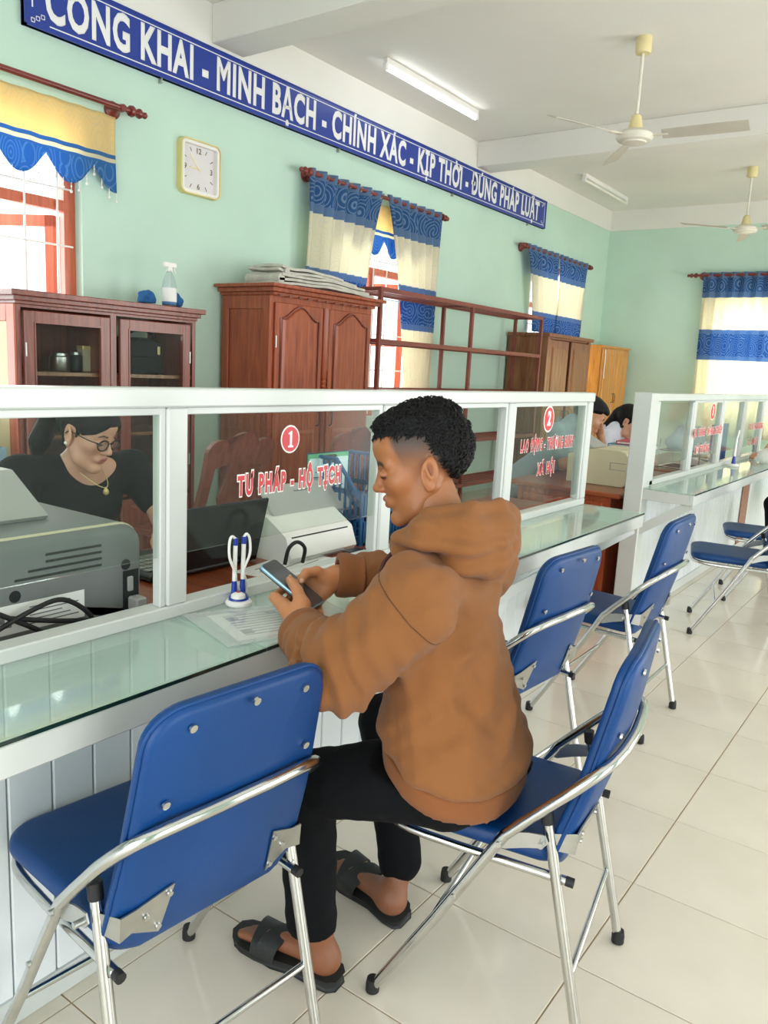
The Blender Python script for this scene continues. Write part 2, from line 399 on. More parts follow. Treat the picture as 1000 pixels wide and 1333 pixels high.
def counter(name, label, y0, y1, posts, glass, endw, brace=False):
    c = thing(name, label, 'counter', (XG, y0, 0)); ox, oy = XG, y0
    def P(nm, bm, m, par=None, sm=None):
        bmesh.ops.translate(bm, verts=bm.verts[:], vec=(-ox, -oy, 0)); return obj(nm, bm, m, par or c, sm)
    # panel of upright boards
    P('back_panel', B((-1.435, -1.418, y0, y1, .02, .79)), 'pvc')
    pitch = .0955; n = int((y1-y0)/pitch); off = (.75-y0) % pitch if y0 < .5 else 0
    y = y0+off-pitch if off else y0
    bme = bpy.data.meshes.new('board'); bb = B((-.018, 0, .0015, pitch-.0015, .06, .785), bev=.003); bb.to_mesh(bme); bb.free(); bme.materials.append(M['pvc'])
    while y+pitch <= y1+.01:
        mesh_obj('board', bme, None, c, (-1.40-ox, y-oy, 0)); y += pitch
    P('kick_rail', B((-1.425, -1.393, y0, y1, 0, .06), bev=.003), 'alu')
    # table frame and glass
    P('front_apron', B((-1.095, -1.07, y0, y1, .738, .793), bev=.003), 'alu')
    P('end_apron', B((-1.40, -1.095, y1-.03, y1, .738, .793) if y0 < 1 else (-1.40, -1.095, y0, y0+.03, .738, .793), bev=.003), 'alu')
    if y0 < 1:
        for yy in (y0+.1, 1.12, 2.2): P('cross_rail', B((-1.395, -1.095, yy, yy+.03, .74, .785), bev=.002), 'alu')
        segs = [(y0, 1.115), (1.117, 2.3), (2.302, y1)]
    else:
        for yy in (5.1, 6.2): P('cross_rail', B((-1.395, -1.095, yy, yy+.03, .74, .785), bev=.002), 'alu')
        segs = [(y0, 5.6), (5.602, y1)]
    for a, b in segs:
        g = P('glass_top', B((-1.385, -1.069, a+.0008, b-.0008, .7945, .8015), bev=.0008), 'glass_top')
        e = P('glass_edge', B((-1.0689, -1.0675, a, b, .7938, .8008)), 'glass_edge', g)
    # partition frame
    P('sill_rail', B((-1.395, -1.345, y0, y1, .80, .829), bev=.003), 'alu')
    P('top_rail', B((-1.40, -1.34, y0, y1, 1.262, 1.302), bev=.004), 'alu')
    for a, b in zip(posts, posts[1:]):
        P('glazing_bead', B((-1.385, -1.352, a+.0, b-.055, 1.246, 1.262), bev=.002), 'alu')
    for yy in posts:
        P('post', B((-1.395, -1.345, yy-.055, yy, .829, 1.262), bev=.004), 'alu')
        P('post_bead', B((-1.378, -1.352, yy-.07, yy-.055, .829, 1.25), bev=.002), 'alu')
    if endw:
        P('end_post', B((-1.437, -1.338, y0-.006, y0+.10, 0, 1.3045), bev=.005), 'alu')
        P('end_post', B((-1.40, -1.345, y0+.10, y0+.17, .80, 1.262), bev=.005), 'alu')
    panes = []
    for (a, b, zl) in glass:
        panes.append(P('pane', B((XG-.003, XG+.003, a, b, zl, 1.25)), 'glass'))
    if brace:
        for k, yy in enumerate((y0+.02, y0+.9, y0+1.8)):
            bm = bmesh.new(); tube(bm, [(-1.09, yy+.012, .745), (-1.395, yy+.012, .42)], .016, 4)
            P('brace', bm, 'alu')
    return c, panes, ox, oy
c1, p1, ox1, oy1 = counter('service_counter', 'long white counter with glass table and partition where the man in the brown hoodie sits', -.5, 3.45,
    [.375, 1.147, 1.92, 2.70, 3.45], [(-.45, .31, .94), (.38, 1.085, .94), (1.15, 1.86, .94), (2.705, 3.39, .853)], False)
c2, p2, ox2, oy2 = counter('service_counter', 'second white counter past the gap, with a tall square end post', 4.25, 8.4,
    [5.16, 5.88, 6.55, 7.23, 7.95], [(4.44, 5.10, .9), (5.165, 5.82, .9), (5.885, 6.49, .9), (6.555, 7.17, .9)], True, False)
# lettering stuck on the panes
def lay(o, ox, oy): 
    for q in [o]+list(o.children): q.data.transform(Matrix.Translation((-ox, -oy, 0)))
lay(sticker_disc('number_sticker', '1', 1.478, 1.179, .030, .031, p1[2]), ox1, oy1)
lay(sticker_text('lettering_sticker', 'TƯ PHÁP - HỘ TỊCH', 1.493, 1.073, .063, .385, p1[2]), ox1, oy1)
lay(sticker_disc('number_sticker', '2', 3.005, 1.195, .042, .047, p1[3]), ox1, oy1)
lay(sticker_text('lettering_sticker', 'LAO ĐỘNG - THƯƠNG BINH', 3.02, 1.093, .066, .50, p1[3], bold=.62), ox1, oy1)
lay(sticker_text('lettering_sticker', 'XÃ HỘI', 3.02, .993, .066, .17, p1[3], bold=.62), ox1, oy1)
lay(sticker_disc('number_sticker', '3', 5.52, 1.19, .05, .05, p2[1], XG+.02), ox2, oy2)
lay(sticker_text('lettering_sticker', 'ĐỊA CHÍNH - NÔNG NGHIỆP', 5.46, 1.06, .062, .72, p2[1], XG+.02), ox2, oy2)
lay(sticker_text('lettering_sticker', 'MÔI TRƯỜNG', 5.36, .95, .062, .34, p2[1], XG+.02), ox2, oy2)
lay(sticker_text('lettering_sticker', 'TC - CÔNG THƯƠNG', 6.93, 1.05, .062, .5, p2[3], XG+.02), ox2, oy2)
lay(sticker_text('lettering_sticker', 'TC - XÃ HỘI', 6.85, .93, .062, .34, p2[3], XG+.02), ox2, oy2)
# diagonal struts under the table ends
for c_, ox_, oy_, a_, b_ in ((c1, ox1, oy1, (-1.095, 3.40, .735), (-1.392, 2.74, .49)), (c2, ox2, oy2, (-1.09, 4.285, .74), (-1.372, 4.262, .55))):
    bm = bmesh.new(); p, q = Vector(a_)-Vector((ox_, oy_, 0)), Vector(b_)-Vector((ox_, oy_, 0))
    d = (q-p).normalized(); s = Vector((0, 0, 1)); s = (s-d*s.dot(d)).normalized()*.024; n_ = d.cross(s).normalized()*.006
    vs = [bm.verts.new(r_+a*s+b*n_) for r_ in (p, q) for a, b in ((-1, -1), (1, -1), (1, 1), (-1, 1))]
    for i in range(4): bm.faces.new((vs[i], vs[(i+1) % 4], vs[4+(i+1) % 4], vs[4+i]))
    bm.faces.new(vs[:4]); bm.faces.new(vs[4:]); bmesh.ops.recalc_face_normals(bm, faces=bm.faces[:])
    obj('strut', bm, 'alu', c_)

bm = B((-1.402, -1.398, 7.02, 7.28, .06, .785)); bmesh.ops.translate(bm, verts=bm.verts[:], vec=(-ox2+.005, -oy2, 0)); obj('wood_panel', bm, 'deskwood', c2)
# ================================================================== blue folding chairs
def slab_panel(outline, t, f, inset=.012, segs=3):
    """cushion: outline in (u,v), thickness t, rounded rim; f(u,v,w)->xyz"""
    bm = bmesh.new(); n = len(outline); O = [Vector((u, v)) for u, v in outline]
    cx = sum((o.x for o in O))/n; cy = sum((o.y for o in O))/n
    nor = []
    for i in range(n):
        e = O[(i+1) % n]-O[i-1]; nor.append(Vector((e.y, -e.x)).normalized())
    rings = []
    seq = []
    for k in range(segs+1):
        a = PI/2*k/segs; seq.append((inset*(1-math.sin(a)), -t/2+inset*(1-math.cos(a))))
    for k in range(segs+1):
        a = PI/2*(1-k/segs); seq.append((inset*(1-math.sin(a)), t/2-inset*(1-math.cos(a))))
    for ins, w_ in seq:
        rings.append([bm.verts.new(f(o.x-nr.x*ins, o.y-nr.y*ins, w_)) for o, nr in zip(O, nor)])
    for A, C in zip(rings, rings[1:]):
        for i in range(n): bm.faces.new((A[i], A[(i+1) % n], C[(i+1) % n], C[i]))
    for ring, w_, fl in ((rings[0], -t/2, True), (rings[-1], t/2, False)):
        prev = ring
        for s in (.8, .5, .25):
            base = [(cx+(o.x-nr.x*inset-cx)*s, cy+(o.y-nr.y*inset-cy)*s) for o, nr in zip(O, nor)]
            cur = [bm.verts.new(f(u, v, w_*(1.0+.10*(1-s)))) for u, v in base]
            for i in range(n): bm.faces.new((prev[i], cur[i], cur[(i+1) % n], prev[(i+1) % n]) if fl else (prev[i], prev[(i+1) % n], cur[(i+1) % n], cur[i]))
            prev = cur
        bm.faces.new(prev if not fl else prev[::-1])
    bmesh.ops.recalc_face_normals(bm, faces=bm.faces[:])
    return bm
def back_pt(u, v, w_):
    """backrest surface: u across, v height, w thickness towards the sitter"""
    k = (v-.396)/.46
    x = -.173-.109*k-.012*math.sin(PI*k)+.55*u*u
    return (x+w_*.97, u, v+w_*.23)
def make_chair(label):
    t = thing('folding_chair', label, 'chair', group='blue folding chairs')
    # backrest
    out = []
    N = 8
    def arc(cx, cy, rx, ry, a0, a1):
        for k in range(N+1):
            a = R(a0+(a1-a0)*k/N); out.append((cx+rx*math.cos(a), cy+ry*math.sin(a)))
    arc(.115, .79, .068, .066, 0, 85); arc(-.115, .79, .068, .066, 95, 180)
    out.append((-.193, .60)); arc(-.13, .462, .07, .062, 180, 262); arc(.13, .462, .07, .062, 278, 360); out.append((.193, .60))
    br = obj('backrest', slab_panel(out, .034, back_pt, .012), 'vinyl', t, 60)
    rim = [back_pt(u*1.006, v+.0*(v-.6), -.004) for u, v in out]
    obj('piping', T(rim, .0042, 6, closed=True), 'vinyl', br, 80)
    for (u, v) in ((.115, .825), (-.115, .825), (0.0, .838), (.145, .70), (-.145, .70)):
        p = Vector(back_pt(u, v, -.0185)); q = Vector(back_pt(u, v, -.023))
        obj('screw', tube(bmesh.new(), [p, q], .007, 10), 'chrome', br, 40)
    # seat
    so = []
    out = so
    def arc2(cx, cy, r, a0, a1):
        for k in range(N+1):
            a = R(a0+(a1-a0)*k/N); so.append((cx+r*math.cos(a), cy+r*math.sin(a)))
    arc2(.165, .125, .07, 0, 85); arc2(-.13, .14, .045, 95, 180); arc2(-.13, -.14, .045, 180, 265); arc2(.165, -.125, .07, 275, 360)
    st = obj('seat', slab_panel(so, .036, lambda u, v, w_: (u, v, .424+w_*(1+.5*max(0, 1-(u/.22)**2)*(w_ > 0))+.03*u*(u > 0)+.012*u), .017), 'vinyl', t, 60)
    # tubes
    leg_r = .0112
    loop = [(.194, .224, .012), (.06, .223, .235), (-.06, .222, .445), (-.085, .222, .480), (-.15, .22, .548), (-.20, .214, .598), (-.245, .19, .640), (-.268, .14, .658), (-.278, .06, .664)]
    pts = loop+[(-.279, 0, .665)]+[(x, -y, z) for x, y, z in reversed(loop)]
    path = [Vector(p) for p in loop[:2]]+smooth_path(pts[1:-1], 5)[1:]+[Vector(pts[-1])]
    obj('leg_loop', tube(bmesh.new(), path, leg_r, 12), 'chrome', t, 60)
    obj('front_stretcher', T([(.085, .22, .19), (.085, -.22, .19)], .007, 8), 'chrome', t, 60)
    obj('rear_stretcher', T([(-.223, .208, .19), (-.223, -.208, .19)], .007, 8), 'chrome', t, 60)
    fr = []
    for s in (1,):
        pass
    sf = [(-.20, .192, .392), (.10, .192, .396), (.19, .175, .402), (.222, .12, .404), (.226, 0, .404)]
    sf = smooth_path(sf+[(x, -y, z) for x, y, z in reversed(sf[:-1])], 4)
    fo = obj('seat_frame', tube(bmesh.new(), sf, .0095, 10), 'chrome', t, 60)
    for s in (1, -1):
        obj('leg', T([(-.266, s*.212, .012), (-.151, s*.2, .517)], leg_r, 12), 'chrome', t, 60)
        obj('leg_cap', T([(-.152, s*.2, .507), (-.147, s*.2, .535)], .0128, 12), 'black_rubber', t, 60)
        for (x, y) in ((.194, s*.224), (-.266, s*.212)):
            d = .018 if x > 0 else -.006
            obj('rubber_foot', lathe([(.011, 0), (.0155, .003), (.0155, .022), (.0135, .034)], 12, c=(x, y, 0)), 'black_rubber', t, 50)
        obj('frame_plug', T([(-.196, s*.192, .392), (-.212, s*.192, .391)], .0098, 10), 'black_rubber', fo, 50)
        # link plate from loop to rear leg
        y = s*.213
        o2 = [(-.052, .452), (-.060, .437), (-.075, .437), (-.115, .452), (-.150, .462), (-.160, .475), (-.153, .490), (-.12, .486), (-.085, .476), (-.06, .468)]
        obj('link_plate', prism(o2, 0, .003, lambda u, v, w_: (u, y+s*(w_+.003), v)), 'steel', t, 40)
        for (x, z) in ((-.066, .452), (-.149, .476), (.02, .305)):
            obj('rivet', T([(x, s*.215, z), (x, s*.2375, z)], .006, 10), 'steel', t, 40)
        # bracket that carries the backrest
        bk = bmesh.new()
        a = [(-.166, s*.204, .456), (-.166, s*.204, .490)]
        b = [(-.205, s*.192, .452), (-.208, s*.192, .496)]
        cc = [Vector(back_pt(s*.165, .455, -.0195)), Vector(back_pt(s*.165, .505, -.0195))]
        dd = [Vector(back_pt(s*.115, .432, -.0195)), Vector(back_pt(s*.105, .532, -.0195))]
        rows = [a, b, cc, dd]
        vv = [[bk.verts.new(p) for p in r_] for r_ in rows]; v2 = [[bk.verts.new(Vector(p)+Vector((-.003, 0, -.0005))) for p in r_] for r_ in rows]
        for i in range(3):
            bk.faces.new((vv[i][0], vv[i][1], vv[i+1][1], vv[i+1][0])); bk.faces.new((v2[i][0], v2[i+1][0], v2[i+1][1], v2[i][1]))
            bk.faces.new((vv[i][0], vv[i+1][0], v2[i+1][0], v2[i][0])); bk.faces.new((vv[i][1], v2[i][1], v2[i+1][1], vv[i+1][1]))
        for i in (0, 3): bk.faces.new((vv[i][0], v2[i][0], v2[i][1], vv[i][1]))
        bmesh.ops.recalc_face_normals(bk, faces=bk.faces[:])
        bo = obj('bracket', bk, 'steel', t, 30)
        for (u, v) in ((.120, .448), (.112, .515), (.145, .48)):
            p = Vector(back_pt(s*u, v, -.0225)); q = Vector(back_pt(s*u, v, -.0265))
            obj('screw', T([p, q], .0055, 10), 'chrome', bo, 40)
    return t
chair0 = make_chair('large blue folding chair nearest the camera, seen from behind, empty')
chair0.location = (-1.146, .895, 0); chair0.rotation_euler = (0, 0, 3.048)
for (x, y, a, lb) in (
    (-.729, 1.540, 3.32, 'blue folding chair the man in the brown hoodie sits on'),
    (-1.151, 2.256, 3.062, 'blue folding chair tucked up to the counter just behind the seated man'),
    (-1.093, 3.136, 3.146, 'blue folding chair in front of the gap between the two counters'),
    (-.933, 4.726, 3.408, 'blue folding chair on open floor at the right edge, seat seen from the side'),
    (-.96, 5.60, 3.408, 'blue folding chair just beyond the side-on one, only its seat front showing'),
    (-.98, 7.65, 3.3, 'farthest blue folding chair, a bit of seat at the right edge')):
    dup(chair0, (x, y, 0), a, lb)
# ================================================================== things on the left wall and ceiling
# banner
bn = thing('banner', 'long blue slogan board with white Vietnamese capitals high on the wall', 'banner', (XW, 5.97, 3.265))
L2, H2 = 3.33, .158
obj('board', B((.004, .036, -L2, L2, -H2, H2), bev=.003), 'banner', bn)
bm = bmesh.new()
for (y0, y1, z0, z1) in ((-L2, L2, -H2, -H2+.008), (-L2, L2, H2-.008, H2), (-L2, -L2+.012, -H2, H2), (L2-.012, L2, -H2, H2)): box(bm, .0, .042, y0, y1, z0, z1)
obj('edge_frame', bm, 'banner', bn)
i1, i2 = .030, .006
obj('white_line', B((.036, .0375, -L2+.15, L2-.06, H2-i1-i2, H2-i1), (.036, .0375, -L2+.15, L2-.06, -H2+i1, -H2+i1+i2), (.036, .0375, L2-.045, L2-.039, -H2+.06, H2-.06), (.036, .0375, -L2+.045, -L2+.051, -H2+.1, H2-.1)), 'banner_white', bn)
bm = bmesh.new()
for sy in (-1, 1):
    for sz in (-1, 1):
        for k in range(3):
            y = sy*(L2-.05-.03*k); z = sz*(H2-.035-.016*k); d = .012
            for (a, b, c, e) in ((y-d, y+d, z-d, z-d+.004), (y-d, y+d, z+d-.004, z+d), (y-d, y-d+.004, z-d, z+d), (y+d-.004, y+d, z-d, z+d)): box(bm, .036, .0375, a, b, c, e)
obj('corner_ornament', bm, 'banner_white', bn)
_kw = dict(size=.285, ext=.001, off=0, sx=1, align='LEFT', space=1.10, swell=.0105)
me = text_mesh('CÔNG KHAI - MINH BẠCH - CHÍNH XÁC - KỊP THÒI - ĐÚNG PHÁP LUẬT', **_kw)
pre = max(v.co.x for v in text_mesh('CÔNG KHAI - MINH BẠCH - CHÍNH XÁC - KỊP THÒ', **_kw).vertices); cap = max(v.co.y for v in text_mesh('H', **_kw).vertices)
xs = [v.co.x for v in me.vertices]; k = 6.34/(max(xs)-min(xs)); xc = (max(xs)+min(xs))/2
me.transform(Matrix.Translation((-xc, 0, 0))); me.transform(Matrix.Diagonal((k, 1, 1, 1)))
let_ = mesh_obj('lettering', on_x(me, .0385, -.035, -.005), 'banner_white', bn)
hx_ = (pre-xc)*k-.035; hz_ = cap-.005
obj('letter_horn', prism([(-.052, -.052), (-.018, -.030), (-.012, .004), (.020, .008), (.018, -.030), (-.008, -.058), (-.034, -.072)], .0372, .0388, lambda u, v, t: (t, hx_+u*.9, hz_+v)), 'banner_white', let_)
for y in (-2.4, -.6, 1.2, 2.9): obj('hook', B((.0, .03, y-.006, y+.006, -H2-.03, -H2+.005)), 'steel', bn)

# clock
ck = thing('wall_clock', 'square white wall clock with gold rim and rounded corners', 'clock', (XW, 3.89, 2.625))
fx = lambda u, v, t: (t, u, v)
def frame_ring(w, h, r, t_in, x0, x1):
    bm = bmesh.new(); a = rrect(w, h, r); b = rrect(w-2*t_in, h-2*t_in, max(r-t_in, .004)); n = len(a)
    rows = [[bm.verts.new((x, *p)) for p in o] for x, o in ((x0, a), (x1-.004, a), (x1, [(p[0]*.985, p[1]*.985) for p in a]), (x1, b), (x0+.012, b))]
    for A, C in zip(rows, rows[1:]):
        for i in range(n): bm.faces.new((A[i], A[(i+1) % n], C[(i+1) % n], C[i]))
    bmesh.ops.recalc_face_normals(bm, faces=bm.faces[:]); return bm
obj('rim', frame_ring(.35, .355, .045, .010, .0, .052), 'gold', ck, 30)
obj('inner_rim', frame_ring(.331, .336, .038, .022, .0, .046), 'white_plastic', ck, 30)
obj('face', prism(rrect(.30, .305, .03), 0.005, .016, fx), 'clock_face', ck)
for t_, (u, v) in (('12', (0, .115)), ('3', (.115, 0)), ('6', (0, -.115)), ('9', (-.115, 0))):
    mesh_obj('numeral', on_x(text_mesh(t_, .05, .0006, .001), .0172, u, v), 'clock_mark', ck)
for h in (1, 2, 4, 5, 7, 8, 10, 11):
    a = R(90-30*h); d = 1/max(abs(math.cos(a)), abs(math.sin(a)))
    p0 = (math.cos(a)*.105*d, math.sin(a)*.105*d); p1 = (math.cos(a)*.128*d, math.sin(a)*.128*d)
    obj('hour_mark', T([(.017, *p0), (.017, *p1)], .0028, 4), 'clock_mark', ck)
for ln, ang, wd in ((.115, 132, .004), (.075, 178, .005)):
    a = R(ang); obj('hand', T([(.019, -.02*math.cos(a), -.02*math.sin(a)), (.019, ln*math.cos(a), ln*math.sin(a))], wd*.7, 5), 'gold', ck)
obj('hub', lathe([(.006, .016), (.006, .022)], 12, 'X'), 'gold', ck)

# fluorescent battens
def batten(label, y, lit):
    b = thing('tube_light', label, 'lamp', (-4.0, y, ZC))
    obj('housing', B((-.022, .022, -.71, .71, -.045, -.0), bev=.004), 'white_plastic', b)
    for s in (-1, 1): obj('lamp_holder', B((-.018, .018, s*.70-.02, s*.70+.02, -.085, -.04), bev=.004), 'white_plastic', b)
    obj('tube', T([(0, -.69, -.072), (0, .69, -.072)], .0145, 12), 'tube_on' if lit else 'tube_off', b, 50)
    return b
batten('lit fluorescent tube light on the ceiling above the slogan board', 6.02, True)
batten('unlit fluorescent tube light on the ceiling past the second beam', 9.98, False)

# ceiling fans
def fan(label, loc, a0, rz=0):
    f = thing('ceiling_fan', label, 'fan', loc, 0, 'cream ceiling fans')
    obj('canopy', lathe([(.052, 0), (.052, -.005), (.056, -.09), (.050, -.105), (.02, -.108)], 20), 'fan_cream', f, 40)
    obj('rod', T([(0, 0, -.1), (0, 0, -.53)], .0115, 12), 'fan_white', f, 60)
    obj('rod_cover', lathe([(.02, -.50), (.034, -.51), (.05, -.585), (.055, -.60), (.02, -.603)], 20), 'fan_cream', f, 40)
    obj('motor', lathe([(.05, -.60), (.10, -.612), (.128, -.635), (.130, -.655), (.115, -.675), (.085, -.682), (.083, -.69), (.02, -.697)], 28), 'fan_white', f, 40)
    for k in range(3):
        a = R(a0+120*k); mt = Matrix.Rotation(a, 4, 'Z')
        bm = bmesh.new(); rows = []
        for i in range(9):
            t = i/8; x = .19+.56*t; w = .052+.022*math.sin(min(1, t*1.6)*PI/2); 
            if t > .9: w *= .86
            rows.append([bm.verts.new((x, -w*.75, -.648+.018)), bm.verts.new((x, w*.75, -.648-.018)), bm.verts.new((x, w*.75, -.643-.018)), bm.verts.new((x, -w*.75, -.643+.018))])
        for A, C in zip(rows, rows[1:]):
            for q in range(4): bm.faces.new((A[q], A[(q+1) % 4], C[(q+1) % 4], C[q]))
        bm.faces.new(rows[0][::-1]); bm.faces.new(rows[-1])
        bmesh.ops.recalc_face_normals(bm, faces=bm.faces[:])
        bmesh.ops.transform(bm, matrix=mt, verts=bm.verts[:])
        bl = obj('blade', bm, 'fan_blade', f, 50)
        ir = B((.10, .23, -.02, .02, -.652, -.646), bev=.001); bmesh.ops.transform(ir, matrix=mt, verts=ir.verts[:])
        obj('blade_iron', ir, 'fan_white', bl)
    return f
fan('nearer cream ceiling fan hanging in the middle bay, whole in view', (-2.18, 5.86, ZC), -116)
fan('farther cream ceiling fan over the far counters, cut off at the right edge', (-2.26, 9.72, ZC), -135)

# curtain cloth
def curtain_mat(name, top, bands, pale, glow):
    """bands: list of (height above floor where the colour starts going down, colour)"""
    m = bpy.data.materials.new(name); m.use_nodes = True; nt = m.node_tree; b = nt.nodes['Principled BSDF']; out = nt.nodes['Material Output']
    tc = _n(nt, 'ShaderNodeTexCoord'); sp = _n(nt, 'ShaderNodeSeparateXYZ'); nt.links.new(tc.outputs['Object'], sp.inputs[0])
    mr = _n(nt, 'ShaderNodeMapRange'); mr.inputs[1].default_value = 0; mr.inputs[2].default_value = -2.0
    nt.links.new(sp.outputs['Z'], mr.inputs[0])
    cr = _n(nt, 'ShaderNodeValToRGB'); cr.color_ramp.interpolation = 'CONSTANT'
    pr = _n(nt, 'ShaderNodeValToRGB'); pr.color_ramp.interpolation = 'CONSTANT'
    el = cr.color_ramp.elements; pe = pr.color_ramp.elements
    for i, (z, c, patt) in enumerate(bands):
        p = max(0, min(1, z/2.0))
        e = el[i] if i < 2 else el.new(p); e.position = p; e.color = (*lin(c), 1)
        q = pe[i] if i < 2 else pe.new(p); q.position = p; q.color = (patt, patt, patt, 1)
    nt.links.new(mr.outputs[0], cr.inputs[0]); nt.links.new(mr.outputs[0], pr.inputs[0])
    # woven swirls in rings
    vo = _n(nt, 'ShaderNodeTexVoronoi'); vo.inputs['Scale'].default_value = 5.2; vo.inputs['Randomness'].default_value = .5
    mp = _n(nt, 'ShaderNodeMapping'); mp.inputs['Scale'].default_value = (0.0, 1.0, 1.0)
    uvn = _n(nt, 'ShaderNodeAttribute'); uvn.attribute_name = 'cloth'
    nt.links.new(uvn.outputs['Vector'], vo.inputs['Vector'])
    sn = _n(nt, 'ShaderNodeMath', operation='MULTIPLY'); sn.inputs[1].default_value = 46; nt.links.new(vo.outputs['Distance'], sn.inputs[0])
    s2 = _n(nt, 'ShaderNodeMath', operation='SINE'); nt.links.new(sn.outputs[0], s2.inputs[0])
    gt = _n(nt, 'ShaderNodeMath', operation='GREATER_THAN'); gt.inputs[1].default_value = .62; nt.links.new(s2.outputs[0], gt.inputs[0])
    ml = _n(nt, 'ShaderNodeMath', operation='MULTIPLY'); nt.links.new(gt.outputs[0], ml.inputs[0]); nt.links.new(pr.outputs[0], ml.inputs[1])
    mx = _n(nt, 'ShaderNodeMix', data_type='RGBA'); nt.links.new(ml.outputs[0], mx.inputs[0]); nt.links.new(cr.outputs[0], mx.inputs[6]); mx.inputs[7].default_value = (*lin(pale), 1)
    nt.links.new(mx.outputs[2], b.inputs['Base Color']); b.inputs['Roughness'].default_value = .75
    tl = _n(nt, 'ShaderNodeBsdfTranslucent'); nt.links.new(mx.outputs[2], tl.inputs[0])
    ms = _n(nt, 'ShaderNodeMixShader'); ms.inputs[0].default_value = glow
    nt.links.new(b.outputs[0], ms.inputs[1]); nt.links.new(tl.outputs[0], ms.inputs[2]); nt.links.new(ms.outputs[0], out.inputs[0])
    return m
BL, BL2, CRM = (58, 108, 168), (116, 148, 188), (242, 236, 216)
M['curtain'] = curtain_mat('blue_cream_curtain', 0, [(0, BL2, 0), (.035, BL, .55), (.215, BL2, .0), (.285, CRM, .12), (.70, BL2, 0), (.755, BL, .5), (1.04, BL2, 0), (1.10, CRM, .12)], (170, 200, 226), .5)
M['valance'] = curtain_mat('valance_cloth', 0, [(0, (248, 226, 168), .1), (.215, (70, 132, 192), 0), (.235, (238, 230, 204), 0), (.265, (70, 132, 192), 0), (.275, (60, 128, 196), .35)], (150, 196, 230), .5)
def cloth(name, parent, axis, top, bot, z1, nf, amp, depth0, m, scallop=0, nz=26, zt=.035, amp_b=None):
    """top,bot: (start,end) along the rod at head and foot; z1 length; axis 'Y' or 'X'"""
    nu = nf*10; vs = []; fs = []; at = []
    for j in range(nz+1):
        t = j/nz
        for i in range(nu+1):
            s = i/nu
            e = t**.8
            a = top[0]+(top[1]-top[0])*s; b = bot[0]+(bot[1]-bot[0])*s
            p = a+(b-a)*e
            zz = zt-(z1+zt)*t
            if scallop: zz = zt-(z1+zt-scallop*(1-abs(math.cos(s*PI*scallop_n))))*t
            ph = 2*PI*nf*s+.5*math.sin(3.1*t+s*5)
            am = amp*(1-.25*t) if amp_b is None else amp+(amp_b-amp)*t
            d = depth0+am*math.sin(ph)+.006*math.sin(9*s+4*t)
            p += .35*am*math.sin(2*ph)*.5
            vs.append((d, p, zz) if axis == 'Y' else (p, d, zz))
            at.append((s*abs(top[1]-top[0])*1.7, zz, 0))
    for j in range(nz):
        for i in range(nu):
            k = j*(nu+1)+i; fs.append((k, k+1, k+nu+2, k+nu+1))
    me = bpy.data.meshes.new(name); me.from_pydata(vs, [], fs); me.update()
    A = me.attributes.new('cloth', 'FLOAT_VECTOR', 'POINT'); A.data.foreach_set('vector', np.array(at, dtype=np.float32).ravel())
    shade(me, 180)
    o = mesh_obj(name, me, m, parent)
    so = o.modifiers.new('thickness', 'SOLIDIFY'); so.thickness = .0015
    return o
def finial(bm_y, s):
    pr = [(.0, 0), (.03, .004), (.034, .02), (.028, .034), (.014, .04), (.014, .055), (.026, .062), (.03, .075), (.022, .09), (.012, .095), (.018, .105), (.02, .118), (.010, .13), (.002, .134)]
    return lathe([(max(r_, .001), bm_y+s*h) for r_, h in pr], 16, 'Y')
def rod(label, y0, y1, cur_label, group):
    r = thing('curtain_rod', label, 'curtain rod', (XW+.11, (y0+y1)/2, 2.82)); h = (y1-y0)/2
    obj('pole', T([(0, -h, 0), (0, h, 0)], .0165, 14), 'rodwood', r, 60)
    for s in (-1, 1):
        obj('finial', finial(s*(h-.01), s), 'rodwood', r, 60)
        obj('rod_bracket', lathe([(.052, -.108), (.052, -.09), (.03, -.08), (.02, -.03), (.024, 0), (.02, .02)], 16, 'X', (0, s*(h-.06), 0)), 'rodwood', r, 60)
    return r
rod('plain curtain rod with turned end above the left window, nothing on it', 1.18, 3.27, None, None)
rod('curtain rod above the middle window between clock and metal shelf', 4.93, 6.86, None, None)
rod('curtain rod above the window behind the brown cabinet', 8.70, 10.60, None, None)
def curtain(label, loc, axis, top, bot, L, nf, amp=.028, group='blue and cream curtains'):
    c = thing('curtain', label, 'curtain', loc, 0, group)
    cl = cloth('curtain_cloth', c, axis, top, bot, L, nf, amp, 0, 'curtain')
    for k in range(nf):
        s = (k+.5)/nf; p = top[0]+(top[1]-top[0])*s
        bm = bmesh.new(); pts = [(.0, .024*math.cos(2*PI*q/14), .024*math.sin(2*PI*q/14)) for q in range(14)]
        if axis == 'Y': pts = [(p_[1]*.5, p+p_[0]+.012*math.sin(q), p_[2]) for q, p_ in enumerate(pts)]
        else: pts = [(p+.012*math.sin(q), p_[1]*.5, p_[2]) for q, p_ in enumerate(pts)]
        obj('eyelet', tube(bm, pts, .004, 6, closed=True), 'steel', cl, 60)
    return c
curtain('left half of the blue and cream curtain at the middle window, above the newspapers', (XW+.11, 5.9, 2.82), 'Y', (-.98, .03), (-1.0, -.24), .90, 7)
curtain('right half of the curtain at the middle window, hanging behind the metal shelf', (XW+.11, 5.9, 2.82), 'Y', (.05, 1.0), (.48, .90), 1.75, 7)
curtain('left half of the short curtain above the brown cabinet', (XW+.11, 9.65, 2.82), 'Y', (-.93, .0), (-.62, .05), .94, 6)
curtain('right half of the short curtain above the brown cabinet', (XW+.11, 9.65, 2.82), 'Y', (.0, .95), (.03, .82), .94, 6)
fr_ = thing('curtain_rod', 'curtain rod on the far end wall', 'curtain rod', (-2.1, YF-.11, 2.78))
